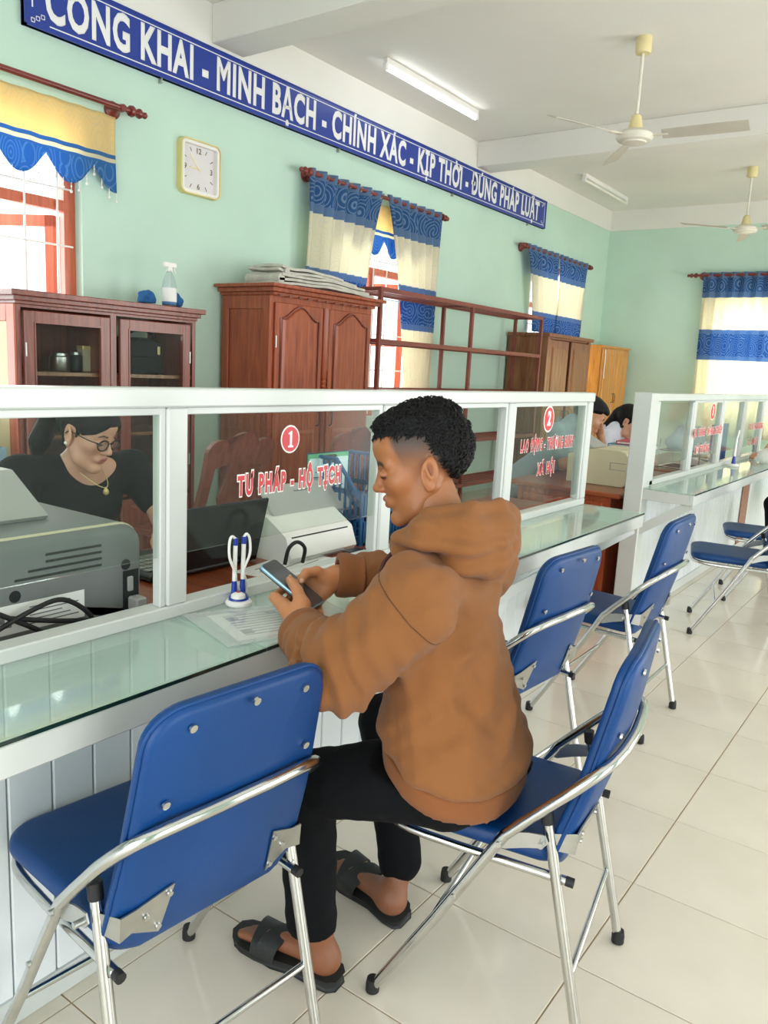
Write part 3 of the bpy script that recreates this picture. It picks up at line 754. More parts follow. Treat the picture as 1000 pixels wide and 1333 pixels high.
obj('pole', T([(-1.08, 0, 0), (1.1, 0, 0)], .0165, 14), 'rodwood', fr_, 60)
for s in (-1, 1): 
    bmf = finial(0, 1); bmesh.ops.transform(bmf, matrix=Matrix.Translation((s*1.08, 0, 0)) @ Matrix.Rotation(R(-90*s), 4, 'Z'), verts=bmf.verts[:]); obj('finial', bmf, 'rodwood', fr_, 60)
    obj('rod_bracket', lathe([(.052, .108), (.052, .09), (.03, .08), (.02, .03), (.02, -.02)], 16, 'Y', (s*1.02, 0, 0)), 'rodwood', fr_, 60)
curtain('tall glowing curtain on the far end wall behind the second counter', (-2.1, YF-.11, 2.78), 'X', (-1.0, 1.05), (-.96, 1.02), 2.1, 14, .03)
# scalloped valance with bead fringe at the left window
def valance(label, y0, y1, n, group=None):
    global scallop_n
    v = thing('valance', label, 'valance', (XW+.045, (y0+y1)/2, 2.775), 0, group); h = (y1-y0)/2; scallop_n = n
    cloth('valance_cloth', v, 'Y', (-h, h), (-h, h), .44, n*2, .008, 0, 'valance', scallop=.13, nz=16, zt=.0)
    bd = bmesh.new()
    N = n*6
    fr2 = bmesh.new()
    for k in range(N+1):
        s = k/N; y = -h+2*h*s; z = -.44+.13*(1-abs(math.cos(s*PI*n)))
        tube(fr2, [(.003, y, z+.004), (.003, y, z-.045)], .0022, 4)
        for zz, rr in ((-.02, .005), (-.05, .009)):
            bmesh.ops.create_icosphere(fr2, subdivisions=1, radius=rr, matrix=Matrix.Translation((.003, y, z+zz)))
    f = obj('bead_fringe', fr2, 'sticker_white', v, 60); f['kind'] = 'stuff'
    return v
valance('scalloped cream and blue valance with bead fringe over the left window', 1.35, 3.21, 6)
valance('small valance with bead fringe showing in the gap of the middle curtains', 5.3, 6.75, 5)
# ================================================================== furniture along the left wall
def arch_outline(w, h, rise, n=10):
    """cathedral panel outline: flat shoulders swelling to a round crown"""
    o = [(-w/2, 0), (w/2, 0), (w/2, h-rise)]
    for k in range(n*2+1):
        s = k/(n*2); u = w/2-w*.06-(w*.88)*s; d = abs(u)/(w*.44)
        o.append((u, h-rise+rise*(.5+.5*math.cos(PI*min(1, d)))**.8))
    o.append((-w/2, h-rise)); return o
def raised_panel(out, x, y, z, m, parent, t=.012, bev=.022, name='panel'):
    f = lambda u, v, w_: (x+w_, y+u, z+v)
    cx = 0; cy = sum(v for u, v in out)/len(out); W_ = max(u for u, v in out); H_ = (max(v for u, v in out)-min(v for u, v in out))/2
    inn = [(u*(1-bev/W_), cy+(v-cy)*(1-bev/H_)) for u, v in out]
    bm = bmesh.new(); a = [bm.verts.new(f(u, v, 0)) for u, v in out]; a2 = [bm.verts.new(f(u, v, t*.35)) for u, v in out]; b = [bm.verts.new(f(u, v, t)) for u, v in inn]; n = len(a)
    for P_, Q in ((a, a2), (a2, b)):
        for i in range(n): bm.faces.new((P_[i], P_[(i+1) % n], Q[(i+1) % n], Q[i]))
    bm.faces.new(b); bmesh.ops.recalc_face_normals(bm, faces=bm.faces[:])
    o = obj(name, bm, m, parent)
    return o
def pull(x, y, z, m, parent, h=.09):
    return obj('handle', T([(x, y, z-h/2), (x+.022, y, z-h/2+.008), (x+.026, y, z), (x+.022, y, z+h/2-.008), (x, y, z+h/2)], .0045, 8, sm=3), m, parent, 60)
def cornice(bm, x0, x1, y0, y1, z, steps):
    for dz, h, d in steps: box(bm, x0, x1+d, y0-d, y1+d, z+dz, z+dz+h, bev=.004)

# carved wardrobe
wd = thing('wardrobe', 'tall red-brown carved wardrobe with two arched doors beside the glass cabinet', 'wardrobe', (-4.47, 4.12, 0))
WDp, WW, WH = .50, 1.15, 1.82
cr = B((0, WDp-.02, 0, WW, .06, WH), (.02, WDp-.05, .02, WW-.02, 0, .06)); obj('carcass', cr, 'redwood', wd)
bm = bmesh.new(); cornice(bm, -.02, WDp, 0, WW, WH, ((-.005, .022, .012), (.016, .03, .038), (.045, .024, .075))); obj('cornice', bm, 'redwood', wd)
for k in range(11): obj('dentil', B((WDp+.012, WDp+.022, .04+k*.1, .085+k*.1, WH-.012, WH+.004), bev=.002), 'darkwood', wd)
obj('side_frame', B((.02, WDp-.02, -.012, .0, .08, .2), (.02, WDp-.02, -.012, 0, WH-.1, WH-.01), (.0, .07, -.012, 0, .08, WH-.01), (WDp-.09, WDp-.02, -.012, 0, .08, WH-.01), (.02, WDp-.02, -.012, 0, .86, .98), bev=.003), 'redwood', wd)
for y0, y1 in ((.03, .535), (.615, 1.125)):
    d = obj('door', B((WDp-.02, WDp, y0, y1, .09, WH-.05), bev=.004), 'redwood', wd)
    c = (y0+y1)/2; w = y1-y0-.13
    raised_panel(arch_outline(w, .72, .085), WDp, c, 1.02, 'redwood', d)
    op = [(WDp+.004, c+u, 1.02+v) for u, v in arch_outline(w+.03, .745, .088)]
    op = [(x, y, z-.012) for x, y, z in op]
    obj('moulding', T(op, .008, 6, closed=True), 'darkwood', d, 60)
    raised_panel([(-w/2, 0), (w/2, 0), (w/2, .70), (-w/2, .70)], WDp, c, .17, 'redwood', d)
    hy = y1-.035 if y0 < .3 else y0+.035
    pull(WDp, hy, .955, 'black_plastic', d, .11)
    for zz in (.3, 1.5): obj('hinge', T([(WDp+.003, y0+.004 if y0 < .3 else y1-.004, zz-.04), (WDp+.003, y0+.004 if y0 < .3 else y1-.004, zz+.04)], .006, 8), 'steel', d, 60)
obj('spindle_post', lathe([(.03, .09), (.03, .5), (.024, .52)]+[(.018+.008*((k % 2)), 1.05+.016*k) for k in range(14)]+[(.024, 1.3), (.03, 1.32), (.03, WH-.05)], 14, c=(WDp-.012, .575, 0)), 'redwood', wd, 40)

# glazed display cabinet
dc = thing('display_cabinet', 'dark red wooden cabinet with glazed doors behind the clerk', 'cabinet', (-4.47, 2.29, 0))
DD, DW, DH = .47, 1.19, 1.66
obj('carcass', B((0, DD-.025, 0, .025, .05, DH-.06), (0, DD-.025, DW-.025, DW, .05, DH-.06), (0, DD-.025, 0, DW, DH-.085, DH-.06), (0, DD-.025, 0, DW, .05, .08), (0, .012, 0, .62, .05, DH-.06), (0, .012, .62, DW, .05, 1.26), (0, DD-.025, .565, .60, .08, DH-.08), (0.01, DD-.05, .02, DW-.02, 0, .05)), 'darkwood', dc)
bm = bmesh.new(); cornice(bm, -.01, DD-.02, 0, DW, DH-.06, ((-.012, .02, .008), (.006, .026, .024), (.03, .03, .045))); obj('cornice', bm, 'darkwood', dc)
for zz in (1.245, .90, .56): obj('shelf', B((.012, DD-.04, .025, DW-.025, zz-.02, zz)), 'brownwood', dc)
obj('side_frame', B((.0, .06, -.012, .0, .08, DH-.07), (DD-.10, DD-.025, -.012, 0, .08, DH-.07), (.06, DD-.10, -.012, 0, DH-.16, DH-.07), (.06, DD-.10, -.012, 0, .08, .16), bev=.003), 'orangewood', dc)  # orange instead of dark red: sunlight on this end put into the colour
obj('side_panel', B((.06, DD-.10, -.004, 0, .16, DH-.16)), mat('sunlit_side_panel', (226, 206, 160), .5, var=.06), dc)  # pale colour carries the sun glare on the end panel
for y0, y1, hs in ((.03, .545, 1), (.615, 1.13, 1)):
    x0, x1 = DD-.025, DD; z0, z1 = .52, DH-.10; s = .062
    d = obj('door', B((x0, x1, y0, y0+s, z0, z1), (x0, x1, y1-s, y1, z0, z1), (x0, x1, y0+s, y1-s, z1-s, z1), (x0, x1, y0+s, y1-s, z0, z0+.08), bev=.004), 'darkwood', dc)
    obj('door_glass', B((x0+.008, x0+.012, y0+s, y1-s, z0+.08, z1-s)), 'glass', d)
    obj('glass_bead', B((x1-.002, x1+.004, y0+s-.008, y0+s, z0+.08, z1-s), (x1-.002, x1+.004, y1-s, y1-s+.008, z0+.08, z1-s), (x1-.002, x1+.004, y0+s-.008, y1-s+.008, z1-s, z1-s+.008), (x1-.002, x1+.004, y0+s-.008, y1-s+.008, z0+.072, z0+.08)), 'darkwood', d)
    for zz in (z0+.2, z1-.2): obj('hinge', T([(x1+.002, y0+.006 if y0 < .3 else y1-.006, zz-.035), (x1+.002, y0+.006 if y0 < .3 else y1-.006, zz+.035)], .005, 8), 'steel', d, 60)
    for z_ in (.09, .30):
        w = obj('drawer', B((x0, x1, y0, y1, z_, z_+.20), bev=.004), 'darkwood', dc)
        raised_panel([(-.20, .035), (.20, .035), (.20, .165), (-.20, .165)], x1, (y0+y1)/2, z_, 'darkwood', w)
        obj('knob', lathe([(.008, x1+.01), (.008, x1+.025), (.016, x1+.032), (.012, x1+.042), (.002, x1+.044)], 12, 'X', (0, (y0+y1)/2, z_+.1)), 'brownwood', w, 50)
def jar(label, x, y, z, r, h, m, m2):
    j = thing('jar', label, 'jar', (x, y, z), 0, 'jars on the cabinet shelf')
    obj('jar_body', lathe([(r*.9, 0), (r, .008), (r, h*.8), (r*.8, h*.88)], 16), m, j, 40)
    obj('jar_lid', lathe([(r*.84, h*.86), (r*.84, h), (r*.7, h+.004)], 16), m2, j, 40); return j
M['amber'] = mat('honey_glass', (176, 140, 70), .15, var=.1)
jar('wide metal jar on the left shelf of the glass cabinet', -4.2, 2.64, 1.247, .055, .10, 'steel', 'steel')
jar('dark small jar behind the left glass door', -4.22, 2.76, 1.247, .035, .11, 'black_plastic', 'steel')
bx_ = thing('tea_box', 'small cream box at the end of the left cabinet shelf', 'box', (-4.25, 2.835, 1.247))
obj('carton', B((-.03, .03, -.03, .03, 0, .13), bev=.003), 'cream_plastic', bx_); obj('carton_lid', B((-.032, .032, -.032, .032, .125, .15), bev=.003), 'gold', bx_)
# black bag on the right shelf
bg_ = thing('handbag', 'black shoulder bag on the right-hand shelf behind cabinet glass', 'bag', (-4.22, 3.17, 1.247))
bmb = bmesh.new(); bmesh.ops.create_cube(bmb, size=1); bmesh.ops.subdivide_edges(bmb, edges=bmb.edges[:], cuts=4, use_grid_fill=True)
for v in bmb.verts:
    x, y, z = v.co*2; 
    k = 1-.28*max(0, z)**2; v.co = Vector((x*.075*(1-.25*max(0, z)), y*.15*k+.01*math.sin(5*z), .105+z*.105+.012*math.sin(4*y)))
bo_ = obj('bag_body', bmb, 'bag', bg_, 70)
obj('strap', T([(0.02, -.11, .17), (.04, -.06, .25), (.05, .05, .26), (.05, .12, .20), (.06, .15, .1)], .009, 8, sm=5), 'bag', bg_, 70)
obj('flap', slab_panel(rrect(.26, .10, .03), .012, lambda u, v, w_: (.078+w_, u, .15+v), .004, 2), 'bag', bg_, 60)
obj('buckle', B((.084, .092, .10, .118, .12, .17), bev=.002), 'gold', bg_)

# spray bottle and blue cloth on the cabinet
M['clear_plastic'] = glass_mat('clear_plastic', (236, 242, 244), .05, .10)
M['cleaner'] = mat('blue_cleaner', (30, 150, 220), .1)
sb = thing('spray_bottle', 'clear trigger spray bottle with blue liquid on the glass cabinet', 'bottle', (-4.2, 3.415, 1.681))
obj('bottle', lathe([(.040, 0), (.046, .006), (.046, .09), (.043, .13), (.030, .175), (.018, .20), (.015, .215)], 20), 'clear_plastic', sb, 50)
obj('liquid', lathe([(.040, .003), (.0445, .008), (.0445, .05), (.002, .051)], 20), 'cleaner', sb, 50)
obj('bottle_label', lathe([(.0466, .02), (.0466, .105)], 20), 'paper', sb, 50)
obj('trigger_head', B((-.013, .013, -.016, .016, .205, .235), (-.011, .011, -.045, .05, .232, .262), bev=.004, seg=2), 'white_plastic', sb)
obj('trigger', T([(0, .035, .235), (0, .042, .215), (0, .052, .195)], .005, 8, sm=3), 'white_plastic', sb, 60)
obj('dip_tube', T([(0, 0, .02), (.004, 0, .2)], .003, 6), 'white_plastic', sb)
def lump(name, seed, sx, sy, sz, sub=4):
    bm = bmesh.new(); bmesh.ops.create_icosphere(bm, subdivisions=sub, radius=1)
    for v in bm.verts:
        n_ = 1+.22*mnoise.noise(v.co*1.7+Vector((seed, 0, 0)))+.10*mnoise.noise(v.co*4+Vector((0, seed, 0)))
        c = v.co*n_; v.co = Vector((c.x*sx, c.y*sy, max(0.0, c.z+.35)*sz))
    return bm
M['blue_cloth'] = mat('blue_cloth', (34, 92, 150), .9, var=.2, vscale=20, bump=.3, bscale=150)
tag(obj('cleaning_cloth', lump('c', 3, .06, .055, .055), 'blue_cloth', None, 80, (-4.22, 3.255, 1.681)), 'crumpled blue cloth left of the spray bottle on the cabinet', 'cloth', 'blue cleaning cloths')
tag(obj('cleaning_cloth', lump('c', 8, .07, .06, .065), 'blue_cloth', None, 80, (-4.27, 3.50, 1.681)), 'crumpled blue cloth right of the spray bottle on the cabinet', 'cloth', 'blue cleaning cloths')

# newspapers on the wardrobe
nw = thing('newspaper_bundle', 'pile of folded old newspapers on top of the carved wardrobe', 'newspapers', (-4.2, 4.15, 1.893))
def sheet(y0, y1, x0, x1, z, curl, seed, th=.006):
    bm = bmesh.new(); N, K = 16, 5; rows = []
    for i in range(N+1):
        s = i/N
        row = []
        for j in range(K+1):
            t = j/K; x = x0+(x1-x0)*t; y = y0+(y1-y0)*s
            zz = z+.012*mnoise.noise(Vector((x*5, y*4, seed)))+curl*max(0, .25-s)**2*9*(1-.2*t)+.02*math.sin(PI*s)*(.5+.5*t)
            row.append(bm.verts.new((x, y, max(zz, .002))))
        rows.append(row)
    for i in range(N):
        for j in range(K): bm.faces.new((rows[i][j], rows[i+1][j], rows[i+1][j+1], rows[i][j+1]))
    r_ = bmesh.ops.extrude_face_region(bm, geom=bm.faces[:]); bmesh.ops.translate(bm, verts=[g for g in r_['geom'] if isinstance(g, bmesh.types.BMVert)], vec=(0, 0, th))
    bmesh.ops.recalc_face_normals(bm, faces=bm.faces[:]); return bm
for i, (y0, y1, x0, x1, z, cu) in enumerate(((.05, 1.16, -.15, .2, .004, 0), (.08, 1.12, -.16, .18, .028, .02), (.10, 1.05, -.12, .19, .05, .05), (.09, .98, -.15, .16, .075, .07), (.12, .80, -.12, .17, .10, .06))):
    obj('newspaper', sheet(y0, y1, x0, x1, z, cu, i*3.3, .018), 'newsprint', nw, 60)
for k, (y, z, r_) in enumerate(((.10, .05, .034), (.16, .10, .024))):
    obj('rolled_paper', lathe([(r_, -.15), (r_, .18)], 18, 'X', (0, y, z)), 'newsprint', nw, 60)

# steel rack
rk = thing('metal_rack', 'open maroon metal shelving rack standing before the middle window', 'shelf rack', (-4.325, 5.40, 0))
RL, RD = 3.06, .325
for y in (0, 1.50, RL):
    for x in (0, RD): obj('upright', B((x-.016, x+.016, y-.016, y+.016, 0, 2.005)), 'rackpaint', rk)
for z in (2.005, 1.59, 1.18, .70, .25):
    o = obj('shelf_frame', B((-.016, .012, 0, RL, z-.036, z), (RD-.012, RD+.016, 0, RL, z-.036, z), (0, RD, -.014, .014, z-.03, z), (0, RD, RL-.014, RL+.014, z-.03, z), (0, RD, 1.486, 1.514, z-.03, z)), 'rackpaint', rk)
    for k in range(4):
        x = .05+k*.075; obj('slat', B((x-.012, x+.012, 0, RL, z-.022, z-.008)), 'rackpaint', o)
# brown cabinet
bc = thing('cabinet', 'plain brown wooden cabinet with its door ajar beyond the metal rack', 'cabinet', (-4.47, 8.60, 0))
CD, CW, CH = .50, 1.27, 1.80
obj('carcass', B((0, CD-.02, 0, .02, .05, CH), (0, CD-.02, CW-.02, CW, .05, CH), (0, .012, 0, CW, .05, CH), (0, CD-.02, 0, CW, .05, .07), (0, CD-.02, 0, CW, CH-.02, CH), (.01, CD-.04, .01, CW-.01, 0, .05), (CD-.02, CD, 0, .06, .05, CH), (CD-.02, CD, CW-.06, CW, .05, CH)), 'brownwood', bc)
obj('top_board', B((-.01, CD+.03, -.03, CW+.03, CH, CH+.04), bev=.006), 'brownwood', bc)
obj('shelf', B((.012, CD-.03, .02, CW-.02, .9, .92)), 'brownwood', bc)
for y0, y1 in ((.065, .60), (.675, 1.205)):
    d = obj('door', B((CD-.02, CD+.002, y0, y1, .08, CH-.03), bev=.003), 'brownwood', bc); c = (y0+y1)/2; w = y1-y0-.14
    for z0, z1 in ((.16, .80), (.95, CH-.11)): raised_panel([(-w/2, 0), (w/2, 0), (w/2, z1-z0), (-w/2, z1-z0)], CD+.002, c, z0, 'brownwood', d)
    pull(CD+.002, y1-.03 if y0 < .3 else y0+.03, .9, 'black_plastic', d)
# yellow cabinet
yc = thing('cabinet', 'yellow varnished wooden cabinet with two doors in the far corner', 'cabinet', (-4.47, 10.36, 0))
CD, CW, CH = .47, 1.06, 1.77
obj('carcass', B((0, CD-.02, 0, CW, .05, CH), (.01, CD-.05, .02, CW-.02, 0, .05)), 'yellowwood', yc)
obj('top_board', B((-.01, CD+.01, -.015, CW+.015, CH, CH+.025), bev=.004), 'yellowwood', yc)
for y0, y1 in ((.03, .525), (.535, 1.03)):
    d = obj('door', B((CD-.02, CD, y0, y1, .07, CH-.02), bev=.003), 'yellowwood', yc); c = (y0+y1)/2; w = y1-y0-.13
    for z0, z1 in ((.15, .75), (.88, CH-.09)): raised_panel([(-w/2, 0), (w/2, 0), (w/2, z1-z0), (-w/2, z1-z0)], CD, c, z0, 'yellowwood', d)
    pull(CD, y1-.03 if y0 < .3 else y0+.03, 1.10, 'black_plastic', d, .12)
obj('ribbon', T([(CD+.008, .10, 1.74), (CD+.012, .105, 1.6), (CD+.01, .10, 1.45), (CD+.014, .11, 1.36)], .009, 6, sm=4), 'paper', yc, 60)

# two carved wooden chairs at the cabinets
def carved_chair(label, loc, rz):
    c = thing('carved_chair', label, 'chair', loc, rz, 'carved wooden chairs')
    out = []
    for s in (1,):
        out += [(-.22, 0), (-.215, .30), (-.225, .42)]
        for k in range(9): a = R(180-150*k/8); out.append((-.15+.078*math.cos(a), .445+.062*math.sin(a)))
        for k in range(11): a = R(165-150*k/10); out.append((.095*math.cos(a), .455+.085*math.sin(a)))
        for k in range(9): a = R(150-150*k/8); out.append((.15+.078*math.cos(a), .445+.062*math.sin(a)))
        out += [(.225, .42), (.215, .30), (.22, 0), (.165, 0), (.16, .36), (.06, .385), (-.06, .385), (-.16, .36), (-.165, 0)]
    bk = obj('back_frame', prism(out, 0, .03, lambda u, v, t: (-.20+t-.16*(v/.5), u, .47+v)), 'darkwood', c)
    for k in range(6):
        a0, a1 = R(28+124*k/6), R(28+124*(k+1)/6)
        pl = [(.015*math.cos(a1), .02*math.sin(a1)), (.015*math.cos(a0), .02*math.sin(a0)), (.088*math.cos(a0+.03), .1*math.sin(a0+.03)), (.093*math.cos((a0+a1)/2), .107*math.sin((a0+a1)/2)), (.088*math.cos(a1-.03), .1*math.sin(a1-.03))]
        obj('fan_petal', prism(pl, .03, .038+.004*(k % 2), lambda u, v, t: (-.20+t-.16*((v+.43)/.5), u, .47+v+.43)), 'darkwood', bk)
    obj('splat', prism([(-.07, 0), (.07, 0), (.055, .12), (.085, .2), (.06, .3), (.065, .385), (-.065, .385), (-.06, .3), (-.085, .2), (-.055, .12)], .006, .022, lambda u, v, t: (-.20+t-.16*(v/.5), u, .47+v)), 'darkwood', c)
    obj('seat', B((-.22, .23, -.235, .235, .43, .47), bev=.01, seg=2), 'darkwood', c)
    for x in (-.19, .19):
        for y in (-.2, .2): obj('leg', tube(bmesh.new(), [(x, y, .43), (x+(.01 if x > 0 else -.03), y, 0)], [.026, .018], 8), 'darkwood', c, 50)
    return c
carved_chair('carved wooden chair with fan crest behind the left part of pane one', (-3.25, 2.83, 0), R(180))
carved_chair('carved wooden chair with fan crest before the wardrobe, behind the number one sticker', (-3.25, 3.78, 0), R(180))
# low box with papers by the end of the glass cabinet
lb = thing('archive_box', 'pale blue box with a stack of papers at the left edge beside the glass cabinet', 'box', (-4.15, 1.98, 0))
obj('box_body', B((-.2, .2, -.24, .2, 0, .86), bev=.006), mat('pale_blue_card', (136, 164, 186), .6, var=.08), lb)
for k in range(7): obj('paper_stack', B((-.17+.01*(k % 3), .17-.008*(k % 2), -.2, .16+.006*(k % 3), .86+.022*k, .88+.022*k), bev=.002), 'newsprint' if k % 2 else 'paper', lb)
# ================================================================== desks and what stands on them
def desk(label, x0, x1, y0, y1, h, drawers=True):
    d = thing('desk', label, 'desk', (x0, y0, 0)); w, l = x1-x0, y1-y0
    obj('desktop', B((0, w, 0, l, h-.03, h), bev=.006), 'deskwood', d)
    for a, b in ((.03, .45), (l-.45, l-.03)):
        p = obj('pedestal', B((.06, w-.06, a, b, .04, h-.03), bev=.003), 'redwood', d)
        # sunk end panels
        e = a if a < .1 else b
        s = -1 if a < .1 else 1
        for (xa, xb, za, zb) in ((.10, w/2-.02, .12, .55), (w/2+.02, w-.10, .12, .55), (.10, w-.10, .59, h-.06)):
            yy0, yy1 = (e-.012, e) if s < 0 else (e, e+.012)
            obj('end_panel', B((xa, xb, yy0, yy1, za, zb), bev=.008), 'redwood', p)
    obj('modesty_panel', B((w-.05, w-.03, .45, l-.45, .15, h-.03)), 'redwood', d)
    obj('plinth', B((.09, w-.09, .05, .43, 0, .04), (.09, w-.09, l-.43, l-.05, 0, .04)), 'darkwood', d)
    return d
desk('wooden desk of the woman clerk behind the first counter', -2.10, -1.46, .45, 2.62, .745)
desk('small wooden desk with loose cables behind pane two', -2.05, -1.46, 2.66, 3.92, .70)
desk('wooden desk carrying the cream printer, seen through the gap', -2.16, -1.47, 4.28, 5.66, .745)
desk('wooden desk of the woman in the pale blouse', -2.1, -1.47, 5.72, 7.3, .745)

# big grey printer, back towards the counter
pr = thing('printer', 'large grey printer with its back to the counter at lower left', 'printer', (-1.72, .82, .745))
prof = [(-.20, 0), (.17, 0), (.185, .015), (.19, .15), (.178, .19), (.15, .222), (.10, .236), (-.05, .25), (-.16, .25), (-.20, .22)]
def side(u, v, t): return (u, t, v)
hx = rrect(.70, .30, .055, 6, 0, .087)
hx = [(u, max(v, .0)) for u, v in hx]
obj('housing', slab_panel(hx, .39, lambda u, v, w_: (-.005+max(-.195, min(.195, w_)), u, v-(.02*max(0, -.10-w_) if v > .1 else 0)), .022, 3), 'grey_plastic', pr, 50)
obj('side_trim', T([(.172, u*.985, .002+v*.985) for u, v in hx], .0045, 6, closed=True), 'cream_plastic', pr, 60)
obj('output_lid', prism([(-.17, .240), (.03, .236), (.04, .246), (-.11, .335), (-.17, .335)], -.30, .20, side), 'grey_light', pr)
obj('cover_edge', T([(.165, -.33, .214), (.165, .33, .214)], .004, 6), 'grey_light', pr, 60)
for k, (z, a, b) in enumerate(((.196, .10, .235), (.181, .10, .235), (.166, .06, .235), (.151, .03, .235))):
    x = .1905; obj('vent_slot', B((x-.004, x+.0015, a, b, z-.0025, z+.0025)), 'dark_slot', pr)
obj('rating_label', B((.1885, .1912, -.06, .19, .040, .102)), 'paper', pr)
for k in range(5): obj('label_print', B((.1912, .1917, .06+.012*(k % 2), .175-.02*(k % 3), .052+.009*k, .0545+.009*k)), 'ink', pr)
obj('label_symbol', B((.1912, .1917, -.03, .02, .055, .060), (.1912, .1917, -.015, .005, .066, .085)), 'ink', pr)
for y, z in ((.03, .118), (.30, .140)): obj('screw_recess', lathe([(.013, .187), (.013, .1905), (.006, .1906)], 14, 'X', (0, y, z)), 'dark_slot', pr, 40)
obj('port_bay', B((.176, .1912, .292, .335, .02, .125)), 'dark_slot', pr)
obj('usb_port', B((.188, .196, .303, .318, .075, .110), bev=.002), 'grey_light', pr); obj('cable_plug', B((.188, .225, .305, .335, .03, .062), bev=.004), 'grey_light', pr)
cd_ = thing('power_cable', 'black cables looping behind the grey printer', 'cable', (-1.50, .84, .745))
for i, pts in enumerate((((0, -.06, .06), (.012, .02, .095), (.015, .09, .105), (.02, .15, .06), (.015, .17, .0)), ((0, -.06, .11), (.01, .02, .06), (.012, .10, .0)), ((.0, -.02, .085), (.012, .10, .055), (.012, .24, .030), (-.0, .34, .03)))):
    obj('cable', T([(x, y, max(z, .006)) for x, y, z in pts], .0055, 8, sm=6), 'black_rubber', cd_, 70)

# laptop, lid towards the counter
lp = thing('laptop', 'open black laptop, back of the lid towards the counter', 'laptop', (-1.74, 1.56, .745))
bm = bmesh.new(); box(bm, -.012, .0, -.20, .20, .005, .215, bev=.004); bmesh.ops.rotate(bm, verts=bm.verts[:], cent=(0, 0, 0), matrix=Matrix.Rotation(R(14), 3, 'Y')); obj('lid', bm, 'black_gloss', lp)
obj('base', B((-.27, -.005, -.20, .20, .004, .022), bev=.004), 'black_plastic', lp)
kb = bmesh.new()
for i in range(5):
    for j in range(14): box(kb, -.21+.033*i, -.183+.033*i, -.175+.025*j, -.153+.025*j, .022, .0245)
k_ = obj('keyboard', kb, 'steel', lp); k_['kind'] = 'stuff'
bm = bmesh.new(); box(bm, -.0135, -.012, -.185, .185, .02, .2, bev=.0); bmesh.ops.rotate(bm, verts=bm.verts[:], cent=(0, 0, 0), matrix=Matrix.Rotation(R(14), 3, 'Y')); obj('screen', bm, 'dark_slot', lp)
obj('hinge', T([(0, -.12, .016), (0, .12, .016)], .007, 8), 'black_plastic', lp, 60)

# scanner
sn = thing('scanner', 'white document scanner with tilted grey paper tray behind pane one', 'scanner', (-1.76, 1.96, .745))
obj('housing', prism([(-.13, 0), (.12, 0), (.135, .02), (.11, .085), (.03, .135), (-.10, .15), (-.13, .12)], -.165, .165, side), 'white_plastic', sn)
obj('front_panel', prism([(.128, .012), (.134, .012), (.112, .075), (.106, .075)], -.09, .10, side), 'grey_light', sn)
bm = B((-.004, .004, -.20, .20, 0, .135), bev=.003); bmesh.ops.transform(bm, matrix=Matrix.Translation((.035, .07, .118)) @ Matrix.Rotation(R(-42), 4, 'Y'), verts=bm.verts[:])
ty = obj('paper_tray', bm, 'grey_light', sn)
bm = B((.004, .0055, -.05, .02, .10, .105), (.004, .006, -.19, .19, .0, .006)); bmesh.ops.transform(bm, matrix=Matrix.Translation((.035, .07, .118)) @ Matrix.Rotation(R(-42), 4, 'Y'), verts=bm.verts[:]); obj('tray_mark', bm, 'grey_plastic', ty)
obj('output_slot', B((.100, .1125, -.14, .14, .078, .083)), 'dark_slot', sn)
tag(obj('scanner_cable', T([(.0, -.02, .02), (.01, -.015, .07), (.012, .02, .085), (.012, .055, .06), (.0, .06, .012)], .006, 8, sm=6), 'black_rubber', None, 70, (-1.60, 1.76, .745)), 'short black cable arching up before the white scanner', 'cable')
ad = thing('power_adapter', 'black adapter lying on the desk before the scanner', 'adapter', (-1.56, 2.03, .745))
obj('adapter_body', B((-.02, .02, -.045, .03, 0, .028), bev=.004), 'black_plastic', ad); obj('adapter_lead', T([(0, .03, .012), (.01, .08, .012), (-.02, .13, .007), (-.06, .16, .007)], .004, 6, sm=5), 'black_rubber', ad, 70)
# slotted file box
fb = thing('magazine_file', 'tall blue slotted magazine file beside the scanner', 'file box', (-1.77, 2.295, .745))
o1 = [(-.13, 0), (.12, 0), (.12, .12), (.02, .285), (-.01, .30), (-.13, .30)]
for y in (-.115, .0, .115):
    fs = obj('divider', prism([(-.13, 0), (.12, 0), (.12, .03), (-.13, .03)], y-.003, y+.003, side), 'blue_plastic', fb)
obj('base_plate', B((-.13, .12, -.118, .118, 0, .006)), 'blue_plastic', fb)
def slotted(x, z0, z1, ya, yb, rows, n, f):
    bm = bmesh.new(); zz = z0; rh = (z1-z0)/rows; pw = (yb-ya)/n
    for r_ in range(rows+1): box(bm, x-.003, x+.003, ya, yb, z0+r_*rh-.009 if r_ else z0, z0+r_*rh+.009 if r_ < rows else z1)
    for k in range(n+1): box(bm, x-.003, x+.003, ya+k*pw-.0058, ya+k*pw+.0058, z0, z1)
    return bm
obj('slotted_front', slotted(.12, 0, .19, -.118, .118, 2, 12, None), 'blue_plastic', fb)
obj('slotted_back', slotted(-.13, 0, .30, -.118, .118, 3, 12, None), 'blue_plastic', fb)
for y in (-.118, .118):
    bm = bmesh.new()
    for k in range(11):
        u = -.13+.025*k; top = .30 if u < 0 else max(.16, .30-(u)*1.25)
        box(bm, u-.004, u+.004, y-.003, y+.003, 0, top)
    for z in (.006, .095, .185): box(bm, -.13, .12 , y-.003, y+.003, z-.008, z+.010)
    tube(bm, [(-.13, y, .295), (0, y, .295), (.118, y, .16)], .008, 6)
    obj('slotted_side', bm, 'blue_plastic', fb)
pc = thing('clipboard', 'clipboard with printed sheet and green top edge standing in the blue file', 'clipboard', (-1.85, 2.22, .80))
